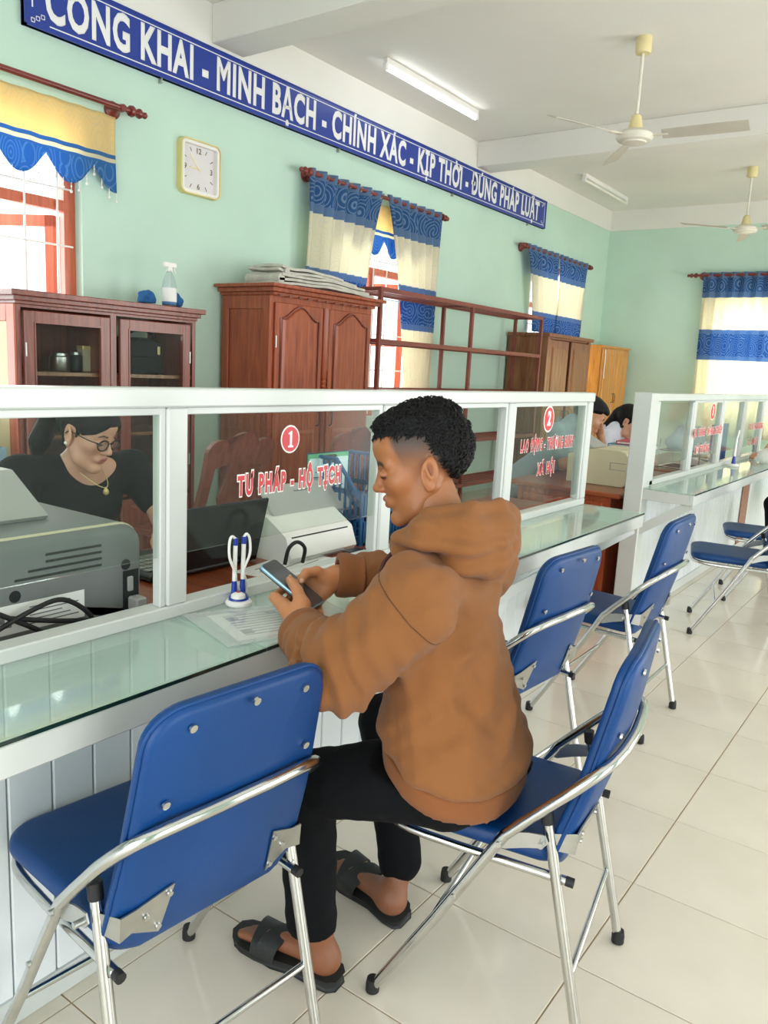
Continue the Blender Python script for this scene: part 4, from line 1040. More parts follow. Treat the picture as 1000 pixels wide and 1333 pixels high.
obj('sheet', B((.004, .006, -.10, .115, .0, .235)), mat('pale_blue_paper', (206, 230, 232), .7), pc); obj('board', B((-.002, .003, -.105, .12, -.02, .25)), mat('green_board', (92, 176, 130), .5), pc)
obj('clip', B((.006, .014, -.03, .04, .215, .245), bev=.002), 'black_plastic', pc)
for k in range(10): obj('print_line', B((.0061, .0066, -.08+.01*(k % 2), .09-.02*(k % 3), .02+.018*k, .024+.018*k)), 'ink', pc)
bb_ = thing('storage_box', 'blue plastic box with dark cut-outs behind the man at the counter', 'box', (-1.72, 2.52, .745))
obj('box_shell', B((-.10, .10, -.10, .08, 0, .16), bev=.006), mat('royal_blue_plastic', (40, 74, 142), .4, var=.06), bb_)
for y in (-.06, -.01, .04): obj('cut_out', B((.0985, .1012, y-.012, y+.012, .09, .13)), 'dark_slot', bb_)
def page(label, loc, rz, w, h, lines=6, cat='paper', m='paper'):
    p = thing('document_sheet', label, cat, loc, rz)
    obj('sheet', B((-w/2, w/2, -h/2, h/2, 0, .0012)), m, p)
    for k in range(lines):
        u = w*.36-k*w*.72/max(1, lines-1); obj('print_line', B((u-.0022, u+.0022, -h*.36+.012*(k % 3), h*.34-.018*((k*7) % 4), .0012, .0016)), 'ink', p)
    return p
page('printed white form on the desk behind the glass, near the hands', (-1.585, 1.80, .7455), R(8), .26, .34, 8)
# cream printer in the gap
p2_ = thing('printer', 'cream laser printer on the wooden desk in the gap between counters', 'printer', (-1.72, 4.69, .745))
f_ = lambda u, v, t: (u, t, v)
cp = [(-.185, .0), (.165, 0), (.18, .015), (.188, .17), (.17, .20), (.13, .212), (-.02, .212), (-.12, .195), (-.185, .165)]
obj('housing', prism(cp, -.13, .17, f_), 'cream_plastic', p2_); obj('side_cover', prism([(u*.99, v*.985+.002) for u, v in cp], -.140, -.13, f_), 'cream_plastic', p2_)
obj('cover_seam', B((.08, .175, -.1412, -.140, .098, .1), (.08, .175, -.1412, -.140, .138, .14), (.08, .082, -.1412, -.14, .098, .14)), 'ink', p2_)
obj('foot', B((-.10, .0, -.135, -.10, -.0, .006)), 'black_plastic', p2_)
obj('paper_tray', prism([(-.12, .2), (-.05, .21), (-.16, .27), (-.185, .26)], -.08, .14, f_), 'grey_light', p2_)
# folders between printer and the woman
z_ = .745
for i, (lb, c, w, th) in enumerate((('thick teal folder at the bottom of the stack before the woman in the blouse', (70, 130, 158), .20, .080), ('dark blue folder in the middle of the stack before the woman in the blouse', (44, 84, 128), .19, .066), ('teal folder just under the red book in the stack', (84, 148, 176), .20, .036), ('thin red book on top of the folder stack', (196, 70, 88), .16, .022))):
    t_ = thing('folder', lb, 'folder', (-1.87+.02*i, 5.50, z_), R(4*i-5)); mm = mat('folder_%d' % i, c, .5, var=.08); z_ += th+.001
    obj('cover', B((-w*.7, w*.7, -.13, .13, .0, .004), (-w*.7, w*.7, -.13, .13, th-.004, th), (-w*.7, -w*.7+.005, -.13, .13, 0, th), bev=.001), mm, t_); obj('pages', B((-w*.68, w*.66, -.122, .122, .005, th-.005)), 'paper', t_)
# loose cables on the small desk
lc = thing('cable_heap', 'loose black cables lying on the small desk behind pane two', 'cable', (-1.72, 3.2, .70))
for i in range(4):
    rg = random.Random(i+3); pts = [(-.18+.1*k+rg.uniform(-.04, .04), rg.uniform(-.2, .25), .008+.02*rg.random()*(k % 2)) for k in range(5)]
    obj('cable', T(pts, .005, 6, sm=6), 'black_rubber', lc, 70)
# office chair with dark mesh back
oc = thing('office_chair', 'black office chair with curved back behind the seated man\'s head', 'chair', (-2.62, 4.12, 0), R(25))
obj('backrest', slab_panel(rrect(.44, .56, .09), .05, lambda u, v, w_: (-.22+w_+.5*u*u-.10*(v+.28), u, .76+v), .02), 'bag', oc, 60)
obj('seat', slab_panel(rrect(.46, .46, .08), .07, lambda u, v, w_: (u, v, .46+w_), .025), 'bag', oc, 60)
obj('column', T([(0, 0, .1), (0, 0, .43)], .028, 12), 'black_plastic', oc, 60)
for k in range(5):
    a = 2*PI*k/5; obj('base_arm', tube(bmesh.new(), [(0, 0, .10), (.27*math.cos(a), .27*math.sin(a), .065)], [.024, .016], 8), 'black_plastic', oc, 50)
    c = bmesh.new(); bmesh.ops.create_uvsphere(c, u_segments=12, v_segments=8, radius=.028, matrix=Matrix.Translation((.275*math.cos(a), .275*math.sin(a), .0285))); obj('castor', c, 'black_rubber', oc, 60)
obj('spine', T([(-.05, 0, .42), (-.22, 0, .46), (-.265, 0, .75)], .018, 8, sm=4), 'black_plastic', oc, 60)
# clerk's blue chair, edge showing
kc = thing('office_chair', 'blue-backed chair the woman clerk sits on', 'chair', (-2.62, 1.57, 0))
obj('backrest', slab_panel(rrect(.46, .46, .09), .05, lambda u, v, w_: (-.24+w_+.4*u*u-.10*(v+.28), u, .72+v), .02), 'blue_plastic', kc, 60)
obj('seat', slab_panel(rrect(.46, .46, .08), .06, lambda u, v, w_: (u, v, .355+w_), .022), 'blue_plastic', kc, 60)
obj('column', T([(0, 0, .1), (0, 0, .33)], .026, 12), 'black_plastic', kc, 60)
for k in range(5):
    a = 2*PI*k/5+.3; obj('base_arm', tube(bmesh.new(), [(0, 0, .10), (.25*math.cos(a), .25*math.sin(a), .03)], [.024, .029], 8), 'black_plastic', kc, 50)
obj('spine', T([(-.05, 0, .33), (-.25, 0, .36), (-.29, 0, .6)], .018, 8, sm=4), 'black_plastic', kc, 60)
for nm_, xy in (('stool of the man in the grey shirt', (-2.53, 5.02)), ('stool of the woman in the pale blouse', (-2.5, 6.0))):
    s_ = thing('stool', 'wooden '+nm_+', hidden behind the desk', 'stool', (xy[0], xy[1], 0))
    obj('seat', B((-.2, .2, -.2, .2, .33, .365), bev=.008), 'brownwood', s_)
    for x in (-.16, .16):
        for y in (-.16, .16): obj('leg', B((x-.02, x+.02, y-.02, y+.02, 0, .33)), 'brownwood', s_)
# ---- on the counter glass
ps = thing('pen_holder', 'white and blue two-pen desk holder with coiled white cords', 'pen holder', (-1.315, 1.275, .8017))
obj('base', lathe([(.036, 0), (.040, .004), (.040, .012), (.034, .018), (.002, .019)], 26), 'white_plastic', ps, 40)
bmb = lathe([(.032, .017), (.031, .026), (.022, .036), (.002, .040)], 24); bmesh.ops.scale(bmb, vec=(.9, 1, 1), verts=bmb.verts[:]); bb2 = obj('blue_cap', bmb, 'pen_blue', ps, 40)
bmb = lathe([(.022, .028), (.021, .037), (.012, .043), (.001, .045)], 20); bmesh.ops.translate(bmb, verts=bmb.verts[:], vec=(.012, -.014, 0)); dm = obj('white_dome', bmb, 'white_plastic', ps, 40)
obj('round_mark', lathe([(.006, .0448), (.006, .0456)], 14, c=(.012, -.014, 0)), 'red', dm)
for (y, tl) in ((-.012, .0), (.022, .01)):
    x = -.008; obj('pen_socket', lathe([(.010, .03), (.0075, .075)], 12, c=(x, y, 0)), 'pen_blue', ps, 50)
    pe = obj('pen', T([(x, y, .072), (x-.002, y+.004, .185)], .0068, 12), 'white_plastic', ps, 60)
    obj('pen_clip', T([(x-.002, y+.004, .183), (x-.002, y+.0045, .205)], .0075, 12), 'pen_blue', pe, 60)
    s = -1 if y < 0 else 1
    obj('cord', T([(x-.002, y+.004, .203), (x, y+s*.013, .212), (x+.002, y+s*.024, .195), (x+.004, y+s*.024, .15), (x+.004, y-s*.0, .10), (x-.002, y-s*.014 if s < 0 else y+.02, .055), (x-.004, .036, .02)], .0042, 8, sm=6), 'white_plastic', pe, 60)
for o_ in [c for c in ps.children]: pass
ps.scale = (.78, .78, .78)
pv = thing('plastic_sleeve', 'clear plastic sleeve holding printed papers under the man\'s hands', 'document sleeve', (-1.175, 1.255, .8017), R(0))
M['sleeve_film'] = glass_mat('sleeve_film', (246, 248, 248), .12, .16)
qs = [(-.165, -.125), (.055, -.195), (.155, .125), (-.03, .19)]
def quad(q, z0, z1): return prism(q, z0, z1, lambda u, v, t: (u, v, t))
sc_ = lambda s: [(u*s, v*s) for u, v in qs]
obj('paper_inside', quad([(-.125, -.09), (.04, -.155), (.125, .095), (-.03, .15)], .0006, .0012), 'paper', pv)
for k in range(9):
    t = .1+.8*k/8; a = (-.125+.165*0+.165*t*.0, 0)
    p0 = Vector((-.115, -.085)).lerp(Vector((.035, -.145)), t); p1 = p0+Vector((.085, .225))*(.75+.2*((k*5) % 3)/2) ; d = Vector((.085, .225)).normalized(); n_ = Vector((d.y, -d.x))*.0018
    p0 = p0+d*.02
    obj('print_line', quad([tuple(p0-n_), tuple(p0+n_), tuple(p1+n_), tuple(p1-n_)], .0012, .0016), 'ink', pv)
for k, (x, y) in enumerate(((-.085, -.075), (-.06, .02), (.0, -.11))): obj('print_block', quad([(x, y), (x+.022, y-.008), (x+.030, y+.016), (x+.008, y+.024)], .0012, .0017), 'ink', pv)
obj('film', quad(qs, .0022, .0026), 'sleeve_film', pv); obj('film_edge', T([(u, v, .0024) for u, v in qs], .0012, 6, closed=True), 'sleeve_film', pv)
p3_ = thing('pen_holder', 'second white pen holder with blue foot on the far counter glass', 'pen holder', (-1.28, 6.02, .8017))
obj('base', lathe([(.036, 0), (.04, .004), (.04, .012), (.034, .018)], 20), 'white_plastic', p3_, 40); obj('pen_socket', lathe([(.016, .016), (.009, .07)], 14), 'pen_blue', p3_, 40)
pe3 = obj('pen', T([(0, 0, .065), (-.002, .02, .19)], .008, 12), 'white_plastic', p3_, 60); obj('cord', T([(-.002, .02, .19), (0, .045, .23), (0, .06, .25)], .006, 8, sm=4), 'white_plastic', pe3, 60)
# ---- behind the second counter
wr = thing('wire_tray', 'wire document tray holding clear plastic bags behind the second counter', 'tray', (-1.60, 5.98, .745), R(0))
M['bag_film'] = glass_mat('bag_film', (226, 238, 246), .2, .35, (206, 224, 236))
for z in (.02, .14): 
    obj('wire_frame', T([(-.14, -.18, z), (.14, -.18, z), (.14, .18, z), (-.14, .18, z)], .004, 6, closed=True), 'chrome', wr, 60)
    for k in range(7): obj('wire', T([(-.14, -.15+.05*k, z), (.14, -.15+.05*k, z)], .0025, 6), 'chrome', wr)
for x in (-.14, .14):
    for y in (-.18, .18): obj('wire_post', T([(x, y, 0), (x, y, .22)], .004, 6), 'chrome', wr)
tag(obj('plastic_bag', lump('b', 5, .13, .15, .13), 'bag_film', None, 80, (-1.60, 5.98, .892)), 'crumpled clear plastic bag in the wire tray', 'bag')
tl_ = thing('telephone', 'white desk telephone behind the number three pane', 'telephone', (-1.60, 6.32, .745))
obj('phone_base', prism([(-.10, 0), (.10, 0), (.10, .03), (-.09, .075)], -.08, .08, side), 'white_plastic', tl_); obj('handset', B((-.09, .09, -.07, -.02, .07, .10), bev=.01, seg=2), 'cream_plastic', tl_)
obj('keypad', B((-.02, .07, .0, .06, .04, .056)), 'grey_light', tl_)
tag(obj('divider_board', B((-.015, .015, -.22, .22, 0, .30), bev=.004), mat('blue_board', (34, 82, 168), .5, var=.05), None, None, (-1.62, 6.98, .745)), 'upright royal blue board on the desk behind the second counter', 'board')
sk = thing('white_device', 'small white machine with dark slot behind the second counter', 'machine', (-1.66, 6.65, .745))
obj('shell', prism([(-.10, 0), (.09, 0), (.09, .05), (-.02, .10), (-.10, .10)], -.09, .09, side), 'white_plastic', sk); obj('slot', B((.088, .0915, -.07, .07, .012, .03)), 'dark_slot', sk)
# ================================================================== people: implicit surfaces polygonised by surface nets
def V3(*a): return np.array(a, dtype=float)
def unit(v): v = np.asarray(v, float); return v/np.linalg.norm(v)
class Blob:
    """list of (distance function, blend radius, +1 add / -1 cut) in order"""
    def __init__(s): s.p = []; s.pts = []
    def cap(s, a, b, r1, r2=None, k=.015, op=1, wide=None):
        a, b = V3(*a), V3(*b); r2 = r1 if r2 is None else r2
        def f(P):
            pa = P-a; ba = b-a; L = ba@ba
            if wide is not None:
                u, sc = wide; c = pa@u; pa = pa-np.outer(c*(1-1/sc), u); q = ba-u*(ba@u)*(1-1/sc)
            else: q = ba
            h = np.clip((pa@q)/max(q@q, 1e-9), 0, 1)
            return np.linalg.norm(pa-h[:, None]*q, axis=1)-(r1+(r2-r1)*h)
        s.p.append((f, k, op)); e = max(r1, r2)*(wide[1] if wide is not None else 1)
        if op > 0: s.pts += [a-e, a+e, b-e, b+e]
        return s
    def ell(s, c, r, k=.015, op=1, M_=None):
        c, r = V3(*c), V3(*r)
        def f(P):
            q = P-c
            if M_ is not None: q = q@M_
            k0 = np.linalg.norm(q/r, axis=1); k1 = np.linalg.norm(q/(r*r), axis=1)
            return k0*(k0-1)/np.maximum(k1, 1e-9)
        s.p.append((f, k, op)); e = r.max()
        if op > 0: s.pts += [c-e, c+e]
        return s
    def chain(s, pts, rs, k=.012, op=1):
        for i in range(len(pts)-1): s.cap(pts[i], pts[i+1], rs[i], rs[i+1], k if i == 0 else .004, op)
        return s
    def fn(s, f, k=.01, op=1): s.p.append((f, k, op)); return s
    def plane(s, c, n, k=.004):
        c, n = V3(*c), unit(n); s.p.append((lambda P: (P-c)@n, k, -1)); return s    # cuts away where (P-c).n<0
    def __call__(s, P):
        d = None
        for f, k, op in s.p:
            e = f(P)
            if d is None: d = e; continue
            if op > 0:
                h = np.clip(.5+.5*(e-d)/k, 0, 1); d = e*(1-h)+d*h-k*h*(1-h); 
                # h=1 where d smaller
            else:
                e = -e; h = np.clip(.5-.5*(e-d)/k, 0, 1); d = d*h+e*(1-h)+k*h*(1-h)
        return d
    def bounds(s, m=.02): A = np.array(s.pts); return A.min(0)-m, A.max(0)+m
def surfnet(f, lo, hi, h):
    n = np.ceil((hi-lo)/h).astype(int)+2
    ax = [lo[i]+h*np.arange(n[i]) for i in range(3)]
    D = np.empty(n)
    YZ = np.stack(np.meshgrid(ax[1], ax[2], indexing='ij'), -1).reshape(-1, 2)
    st = max(1, int(200000/len(YZ)))
    for i in range(0, n[0], st):
        xs = ax[0][i:i+st]; P = np.concatenate([np.column_stack([np.full(len(YZ), x), YZ]) for x in xs])
        D[i:i+st] = f(P).reshape(len(xs), n[1], n[2])
    Sg = D < 0
    C = np.zeros(n-1); S = np.zeros((*(n-1), 3)); quads = []
    idx = np.stack(np.meshgrid(*[np.arange(k) for k in n], indexing='ij'), -1)
    edges = []
    for a in range(3):
        sl0 = [slice(None)]*3; sl1 = [slice(None)]*3; sl0[a] = slice(0, -1); sl1[a] = slice(1, None)
        A, B_ = D[tuple(sl0)], D[tuple(sl1)]; cr = (A < 0) != (B_ < 0)
        w_ = np.argwhere(cr); va = A[cr]; vb = B_[cr]; t = va/(va-vb)
        p = w_.astype(float); p[:, a] += t
        b, c = (a+1) % 3, (a+2) % 3
        for db in (0, -1):
            for dc in (0, -1):
                q = w_.copy(); q[:, b] += db; q[:, c] += dc
                ok = np.all((q >= 0) & (q < n-1), axis=1)
                np.add.at(C, tuple(q[ok].T), 1); np.add.at(S, tuple(q[ok].T), p[ok])
        edges.append((a, w_, va < 0))
    act = C > 0; vid = -np.ones(n-1, int); vid[act] = np.arange(act.sum())
    V = lo+h*(S[act]/C[act][:, None])
    for a, w_, neg in edges:
        b, c = (a+1) % 3, (a+2) % 3; qs = []
        ok = (w_[:, b] > 0) & (w_[:, c] > 0) & (w_[:, b] < n[b]-1) & (w_[:, c] < n[c]-1)
        ww = w_[ok]; ng = neg[ok]
        for db, dc in ((-1, -1), (0, -1), (0, 0), (-1, 0)):
            q = ww.copy(); q[:, b] += db; q[:, c] += dc; qs.append(vid[tuple(q.T)])
        Q = np.column_stack(qs); Q[~ng] = Q[~ng][:, ::-1]; quads.append(Q)
    return V, np.concatenate(quads)
def grow(f, lo, hi, h, sm=1):
    V, Q = surfnet(f, lo, hi, h)
    for _ in range(sm):                                   # light relaxation
        N = np.zeros_like(V); c = np.zeros(len(V))
        for i in range(4):
            j = (i+1) % 4
            np.add.at(N, Q[:, i], V[Q[:, j]]); np.add.at(c, Q[:, i], 1)
            np.add.at(N, Q[:, j], V[Q[:, i]]); np.add.at(c, Q[:, j], 1)
        V = .5*V+.5*N/c[:, None]
    return V, Q
def npmesh(name, parts, m, parent, org, colors=None):
    """join (V,Q) pieces into one mesh object, in the frame of its person"""
    vs = []; qs = []; o = 0
    for V, Q in parts: vs.append(V); qs.append(Q+o); o += len(V)
    V = np.concatenate(vs)-np.asarray(org); Q = np.concatenate(qs)
    me = bpy.data.meshes.new(name); me.vertices.add(len(V)); me.vertices.foreach_set('co', V.astype(np.float32).ravel())
    me.loops.add(4*len(Q)); me.loops.foreach_set('vertex_index', Q.astype(np.int32).ravel())
    me.polygons.add(len(Q)); me.polygons.foreach_set('loop_start', np.arange(0, 4*len(Q), 4, dtype=np.int32)); 
    me.update(calc_edges=True); me.validate()
    if colors is not None:
        at = me.color_attributes.new('tint', 'FLOAT_COLOR', 'POINT'); cc = np.concatenate(colors); cc = np.column_stack([cc, np.ones(len(cc))])
        at.data.foreach_set('color', cc.astype(np.float32).ravel())
    shade(me, 180)
    return mesh_obj(name, me, m, parent)
def skin_mat(name):
    m = mat(name, (200, 150, 120), .48, sub=.12, bump=.10, bscale=420); nt = m.node_tree; b = nt.nodes['Principled BSDF']
    a = _n(nt, 'ShaderNodeAttribute'); a.attribute_name = 'tint'; nt.links.new(a.outputs['Color'], b.inputs['Base Color']); return m
M['skin'] = skin_mat('skin')
M['hair'] = mat('black_hair', (13, 12, 13), .55, var=.5, vscale=60, bump=.5, bscale=170, spec=.25)
def cloth_mat(name, rgb, rough=.9, bscale=500, var=.06): 
    m = mat(name, rgb, rough, var=var, vscale=4, bump=.25, bscale=bscale, spec=.25); m.node_tree.nodes['Principled BSDF'].inputs['Sheen Weight'].default_value = .08; return m
M['hoodie'] = cloth_mat('brown_fleece', (134, 86, 49)); M['hoodie_rib'] = cloth_mat('brown_rib_knit', (132, 81, 46), .9, 900)
M['trouser'] = mat('black_twill', (12, 13, 16), .85, var=.1, bump=.2, bscale=500, spec=.15); M['sandal'] = mat('black_sandal', (30, 32, 32), .55, var=.1, bump=.2, bscale=120)
M['black_top'] = mat('black_crepe', (20, 22, 27), .8, var=.08, bump=.25, bscale=400, spec=.2); M['grey_shirt'] = cloth_mat('grey_blue_shirt', (150, 166, 176), .85); M['white_blouse'] = cloth_mat('lavender_white_blouse', (222, 220, 236), .85)
M['white_shirt'] = cloth_mat('white_shirt', (232, 230, 226), .85)
def frame(f, up=(0, 0, 1)):
    """rows: forward, left, up"""
    f = unit(f); l = unit(np.cross(up, f)); return np.array([f, l, np.cross(f, l)])
def ss(x, a, b): t = np.clip((x-a)/(b-a), 0, 1); return t*t*(3-2*t)
def waves(seed, n, lo, hi):
    rg = np.random.RandomState(seed); K = rg.normal(size=(n, 3)); K /= np.linalg.norm(K, axis=1)[:, None]; K *= (2*PI/rg.uniform(lo, hi, n))[:, None]; ph = rg.uniform(0, 6.28, n)
    return lambda P: np.sin(P@K.T+ph).sum(1)/n
# ---- head in its own frame: x forward, y left, z up, origin between the ears
def head_blob(fem=False, down=.0):
    b = Blob(); j = .93 if fem else 1.0
    b.ell((-.018, 0, .036), (.097, .076, .086))
    b.ell((.030, 0, -.030), (.064, .060*j, .088), k=.03)
    b.ell((.040, 0, .055), (.058, .058, .045), k=.03)
    for s in (1, -1):
        b.cap((-.010, s*.055*j, -.045), (.030, s*.043*j, -.085), .017, .017, k=.03)
        b.cap((.030, s*.043*j, -.085), (.074, s*.014*j, -.105), .017, .015, k=.02)
        b.ell((.058, s*.040, -.018), (.026, .022, .022), k=.025)
        b.cap((.082, s*.014, .020), (.070, s*.045, .022), .0085, .008, k=.016)
    b.ell((.078, 0, -.104), (.017, .020, .014), k=.02)
    for s in (1, -1): b.ell((.094, s*.031, .0015), (.015, .017, .0095), k=.014, op=-1)
    b.cap((.086, 0, .016), (.106, 0, -.024), .0075, .0098, k=.013)
    b.ell((.1085, 0, -.029), (.0115, .0112, .0095), k=.008)
    for s in (1, -1):
        b.ell((.097, s*.0125, -.0325), (.0105, .0072, .0075), k=.007)
        b.ell((.101, s*.0065, -.0405), (.006, .0035, .003), k=.003, op=-1)
    b.cap((.088, -.018, -.064), (.088, .018, -.064), .007, .007, k=.02)
    b.cap((.093, -.018, -.0585), (.0975, -.004, -.0555), .0040, .0052, k=.008); b.cap((.093, .018, -.0585), (.0975, .004, -.0555), .0040, .0052, k=.006); b.cap((.0975, -.004, -.0555), (.0975, .004, -.0555), .0052, .0052, k=.004)
    b.cap((.092, -.016, -.066), (.0950, 0, -.0695), .0048, .0062, k=.007); b.cap((.092, .016, -.066), (.0950, 0, -.0695), .0048, .0062, k=.005)
    b.cap((.101, -.016, -.0625), (.101, .016, -.0625), .0016, .0016, k=.003, op=-1)
    for s in (1, -1):
        b.ell((.0815, s*.031, .0005), (.0135, .0150, .0125), k=.003)                         # eyeball under the lid
        b.cap((.0935, s*.021, .0035), (.0905, s*.043, .0025), .0030, .0026, k=.004)           # upper lid edge
    for s in (1, -1):                                                                          # ears
        E = Matrix.Rotation(R(-18), 3, 'Y') @ Matrix.Rotation(R(s*22), 3, 'Z'); E = np.array(E)
        b.ell((-.012, s*.0775, -.013), (.0205, .0085, .035), k=.006, M_=E)
        b.ell((-.009, s*.0855, -.009), (.0115, .0060, .0200), k=.004, op=-1, M_=E)
        b.ell((-.005, s*.0775, -.043), (.010, .006, .010), k=.006)
        b.cap((-.010, s*.083, -.022), (-.006, s*.084, .000), .004, .003, k=.005)
    return b
def head_color(P, skin, brow, lip, fade=None, fem=False):
    x, y, z = P.T; c = np.tile(np.array(lin(skin)), (len(P), 1)); ay = np.abs(y)
    def mixin(c, col, a): return c*(1-a[:, None])+np.array(lin(col))*a[:, None]
    warm = np.exp(-((x-.085)**2/.0012+(ay-.035)**2/.0008+(z+.025)**2/.0012)); c = c*(1-.10*warm[:, None]*np.array([0, 1, 1]))
    li = (x > .082)*np.exp(-(((ay)/.019)**4))*ss(z, -.0785, -.074)*(1-ss(z, -.0535, -.050)); c = mixin(c, lip, np.clip(li*.85, 0, 1))
    br = (x > .05)*ss(ay, .011, .015)*(1-ss(ay, .042, .050))*np.exp(-((z-(.0235+.004*ss(ay, .01, .03)-.006*ss(ay, .032, .05)))/(.0030 if fem else .0042))**2); c = mixin(c, brow, np.clip(br*1.5, 0, .95))
    ls = (x > .072)*ss(ay, .014, .018)*(1-ss(ay, .044, .048))*np.exp(-((z-(-.0045+.0012*np.cos((ay-.031)*90)))/.0030)**2); c = mixin(c, (22, 16, 14), np.clip(ls*1.5, 0, .96))
    nos = (x > .09)*np.exp(-(((ay-.0065)/.0035)**2+((z+.041)/.0035)**2)); c = mixin(c, (70, 34, 24), np.clip(nos, 0, .8))
    mo = (x > .085)*(ay < .019)*np.exp(-((z+.0625)/.0016)**2); c = mixin(c, (84, 34, 30), np.clip(mo, 0, .9))
    con = np.exp(-(((x+.009)/.009)**2+((z+.008)/.015)**2))*(ay > .070)*(ay < .0822); c = mixin(c, (110, 58, 40), np.clip(con, 0, .7))
    if fade is not None: c = mixin(c, (30, 24, 22), np.clip(fade(x, ay, z), 0, .92))
    return c
def place(V, org, F): return np.asarray(org)+V@F
def hand_blob(b, wrist, palm, fingers, thumb, rw=.021, sc=1.0):
    """palm: four knuckle points; fingers: list of joint lists beginning at the knuckle; thumb: joints from its root"""
    n = len(palm)
    for i, q in enumerate(palm):
        m = V3(*wrist)*.5+V3(*q)*.5
        b.cap(wrist, m, rw*.78, .0150*sc, k=.010); b.cap(m, q, .0150*sc, .0112*sc, k=.010)
    for fg in fingers: b.chain(fg, [.0100*sc, .0088*sc, .0080*sc, .0070*sc][:len(fg)], k=.005)
    b.cap(wrist, thumb[0], rw*.7, .0155*sc, k=.014); b.chain(thumb, [.0155*sc, .0112*sc, .0100*sc, .0085*sc][:len(thumb)], k=.010)
    return b
def nails(tips, parent, org):
    for p, d, nrm in tips:
        p, d, nrm = V3(*p), unit(d), unit(nrm); s_ = unit(np.cross(nrm, d)); bm = bmesh.new(); ring = []
        for lv, sc in ((-.0012, 1.0), (.0004, 1.0), (.0010, .6)):
            ring.append([bm.verts.new(Vector(p-np.asarray(org)+nrm*lv+d*(.0062*sc*math.cos(a))+s_*(.0048*sc*math.sin(a)))) for a in [2*PI*k/12 for k in range(12)]])
        for A, C in zip(ring, ring[1:]):
            for i in range(12): bm.faces.new((A[i], A[(i+1) % 12], C[(i+1) % 12], C[i]))
        bm.faces.new(ring[-1]); bmesh.ops.recalc_face_normals(bm, faces=bm.faces[:])
        obj('fingernail', bm, 'nail', parent, 60)
M['nail'] = mat('fingernail', (226, 178, 156), .3)
SK1 = (158, 100, 60); SKH = (190, 126, 84)  # face tone darkened to hold the shadow on it; hands stay lighter
def const_col(V, rgb): return np.tile(np.array(lin(rgb)), (len(V), 1))
def make_sandal(parent, org, heel, toe, roll=0, pitch=0):
    """black two-strap slipper from heel to toe (world points on its underside)"""
    heel, toe = V3(*heel), V3(*toe); F = frame(toe-heel); L = np.linalg.norm(toe-heel)
    Rr = np.array(Matrix.Rotation(roll, 3, Vector(F[0]))); F = F@Rr.T
    out = []
    for t, wl in ((0, .0), (.0, .018), (.04, .030), (.15, .036), (.35, .034), (.55, .040), (.72, .046), (.86, .044), (.95, .034), (1.0, .016)): out.append((t*L, wl))
    ol = [(u, v) for u, v in out[1:]]+[(u, -v*.92) for u, v in reversed(out[1:])]
    f = lambda u, v, w_: Vector(heel+F[0]*u+F[1]*v+F[2]*(w_+.013+.006*math.sin(u/L*6))-np.asarray(org))
    so = obj('sandal', slab_panel(ol, .026, f, .006, 2), 'sandal', parent, 60)
    for c0, wdt in ((.52, .052), (.70, .046)):
        bm = bmesh.new(); rows = []
        for k in range(13):
            a = PI*k/12; r_ = .046+.004
            row = []
            for du in (-wdt/2, wdt/2):
                u = c0*L+du+(.022 if c0 < .6 else -.012)*math.cos(a)
                for th in (0, .004):
                    row.append(bm.verts.new(Vector(heel+F[0]*u+F[1]*(r_+th)*math.cos(a)+F[2]*(.020+(.050+th-(.012 if c0 > .6 else 0))*math.sin(a)**.8)-np.asarray(org))))
            rows.append(row)
        for A, C in zip(rows, rows[1:]):
            for i, j in ((0, 1), (1, 3), (3, 2), (2, 0)): bm.faces.new((A[i], A[j], C[j], C[i]))
        bmesh.ops.recalc_face_normals(bm, faces=bm.faces[:])
        obj('strap', bm, 'sandal', so, 60)
    return F
def foot_blob(heel, toe, ankle, F, up=.026):
    b = Blob(); heel, toe = V3(*heel), V3(*toe); L = np.linalg.norm(toe-heel)
    g = lambda u, v, w_: heel+F[0]*u*L+F[1]*v+F[2]*(w_+up)
    b.ell(g(.13, 0, .026), (.034, .030, .030), k=.02); b.cap(g(.15, 0, .03), ankle, .030, .033, k=.03)
    b.cap(g(.2, .0, .035), g(.62, .012, .022), .030, .020, k=.02); b.cap(g(.2, -.008, .02), g(.62, -.022, .014), .022, .015, k=.02)
    for i, (v, e) in enumerate(((.028, .95), (.012, .945), (-.002, .91), (-.015, .87), (-.027, .82))):
        r_ = .0125 if i == 0 else .0085; b.cap(g(.64, v*.85, .014), g(e-.06, v, .009), r_, r_*.9, k=.008)
    return b

# ------------------------------------------------------------------ the man in the brown hoodie
MO = (-.76, 1.42, 0)
man = thing('person', 'seated man in brown hoodie and black trousers looking down at a phone', 'person', MO)
fw_ = unit(V3(-.83, -.55, 0)); HF = frame(unit(fw_*math.cos(R(17))+V3(0, 0, -math.sin(R(17))))); HC = V3(-.888, 1.372, 1.176); HS = .935
def hair_line(x, ay):
    side = .080-.22*np.clip(.055-x, 0, .06)-2.4*np.clip(-.019-x, 0, .090)
    return np.maximum(side, -.078)+.0*ay
def fade_m(x, ay, z):
    line = hair_line(x, ay); low = np.where(x > -.02, line-.088-.15*np.clip(x, 0, .06), line-.060)
    f = ss(z, low, line-.004)*ss(.060-x-.25*np.clip(.06-z, 0, .1), -.002, .014)*.92
    f = f*(1-.95*((ay > .0778)*(np.abs(x+.012) < .032)*(z < .03)*(z > -.06)))
    return np.maximum(f, ss(z, line+.002, line+.012))
hb = head_blob()
nb = hb; 
V, Q = grow(hb, V3(-.13, -.105, -.135), V3(.135, .105, .135), .0026)
Vh = place(V*HS, HC, HF); colh = head_color(V, SK1, (28, 22, 20), (158, 84, 72), fade_m)
Wd = unit(V3(.18, -.98, 0))
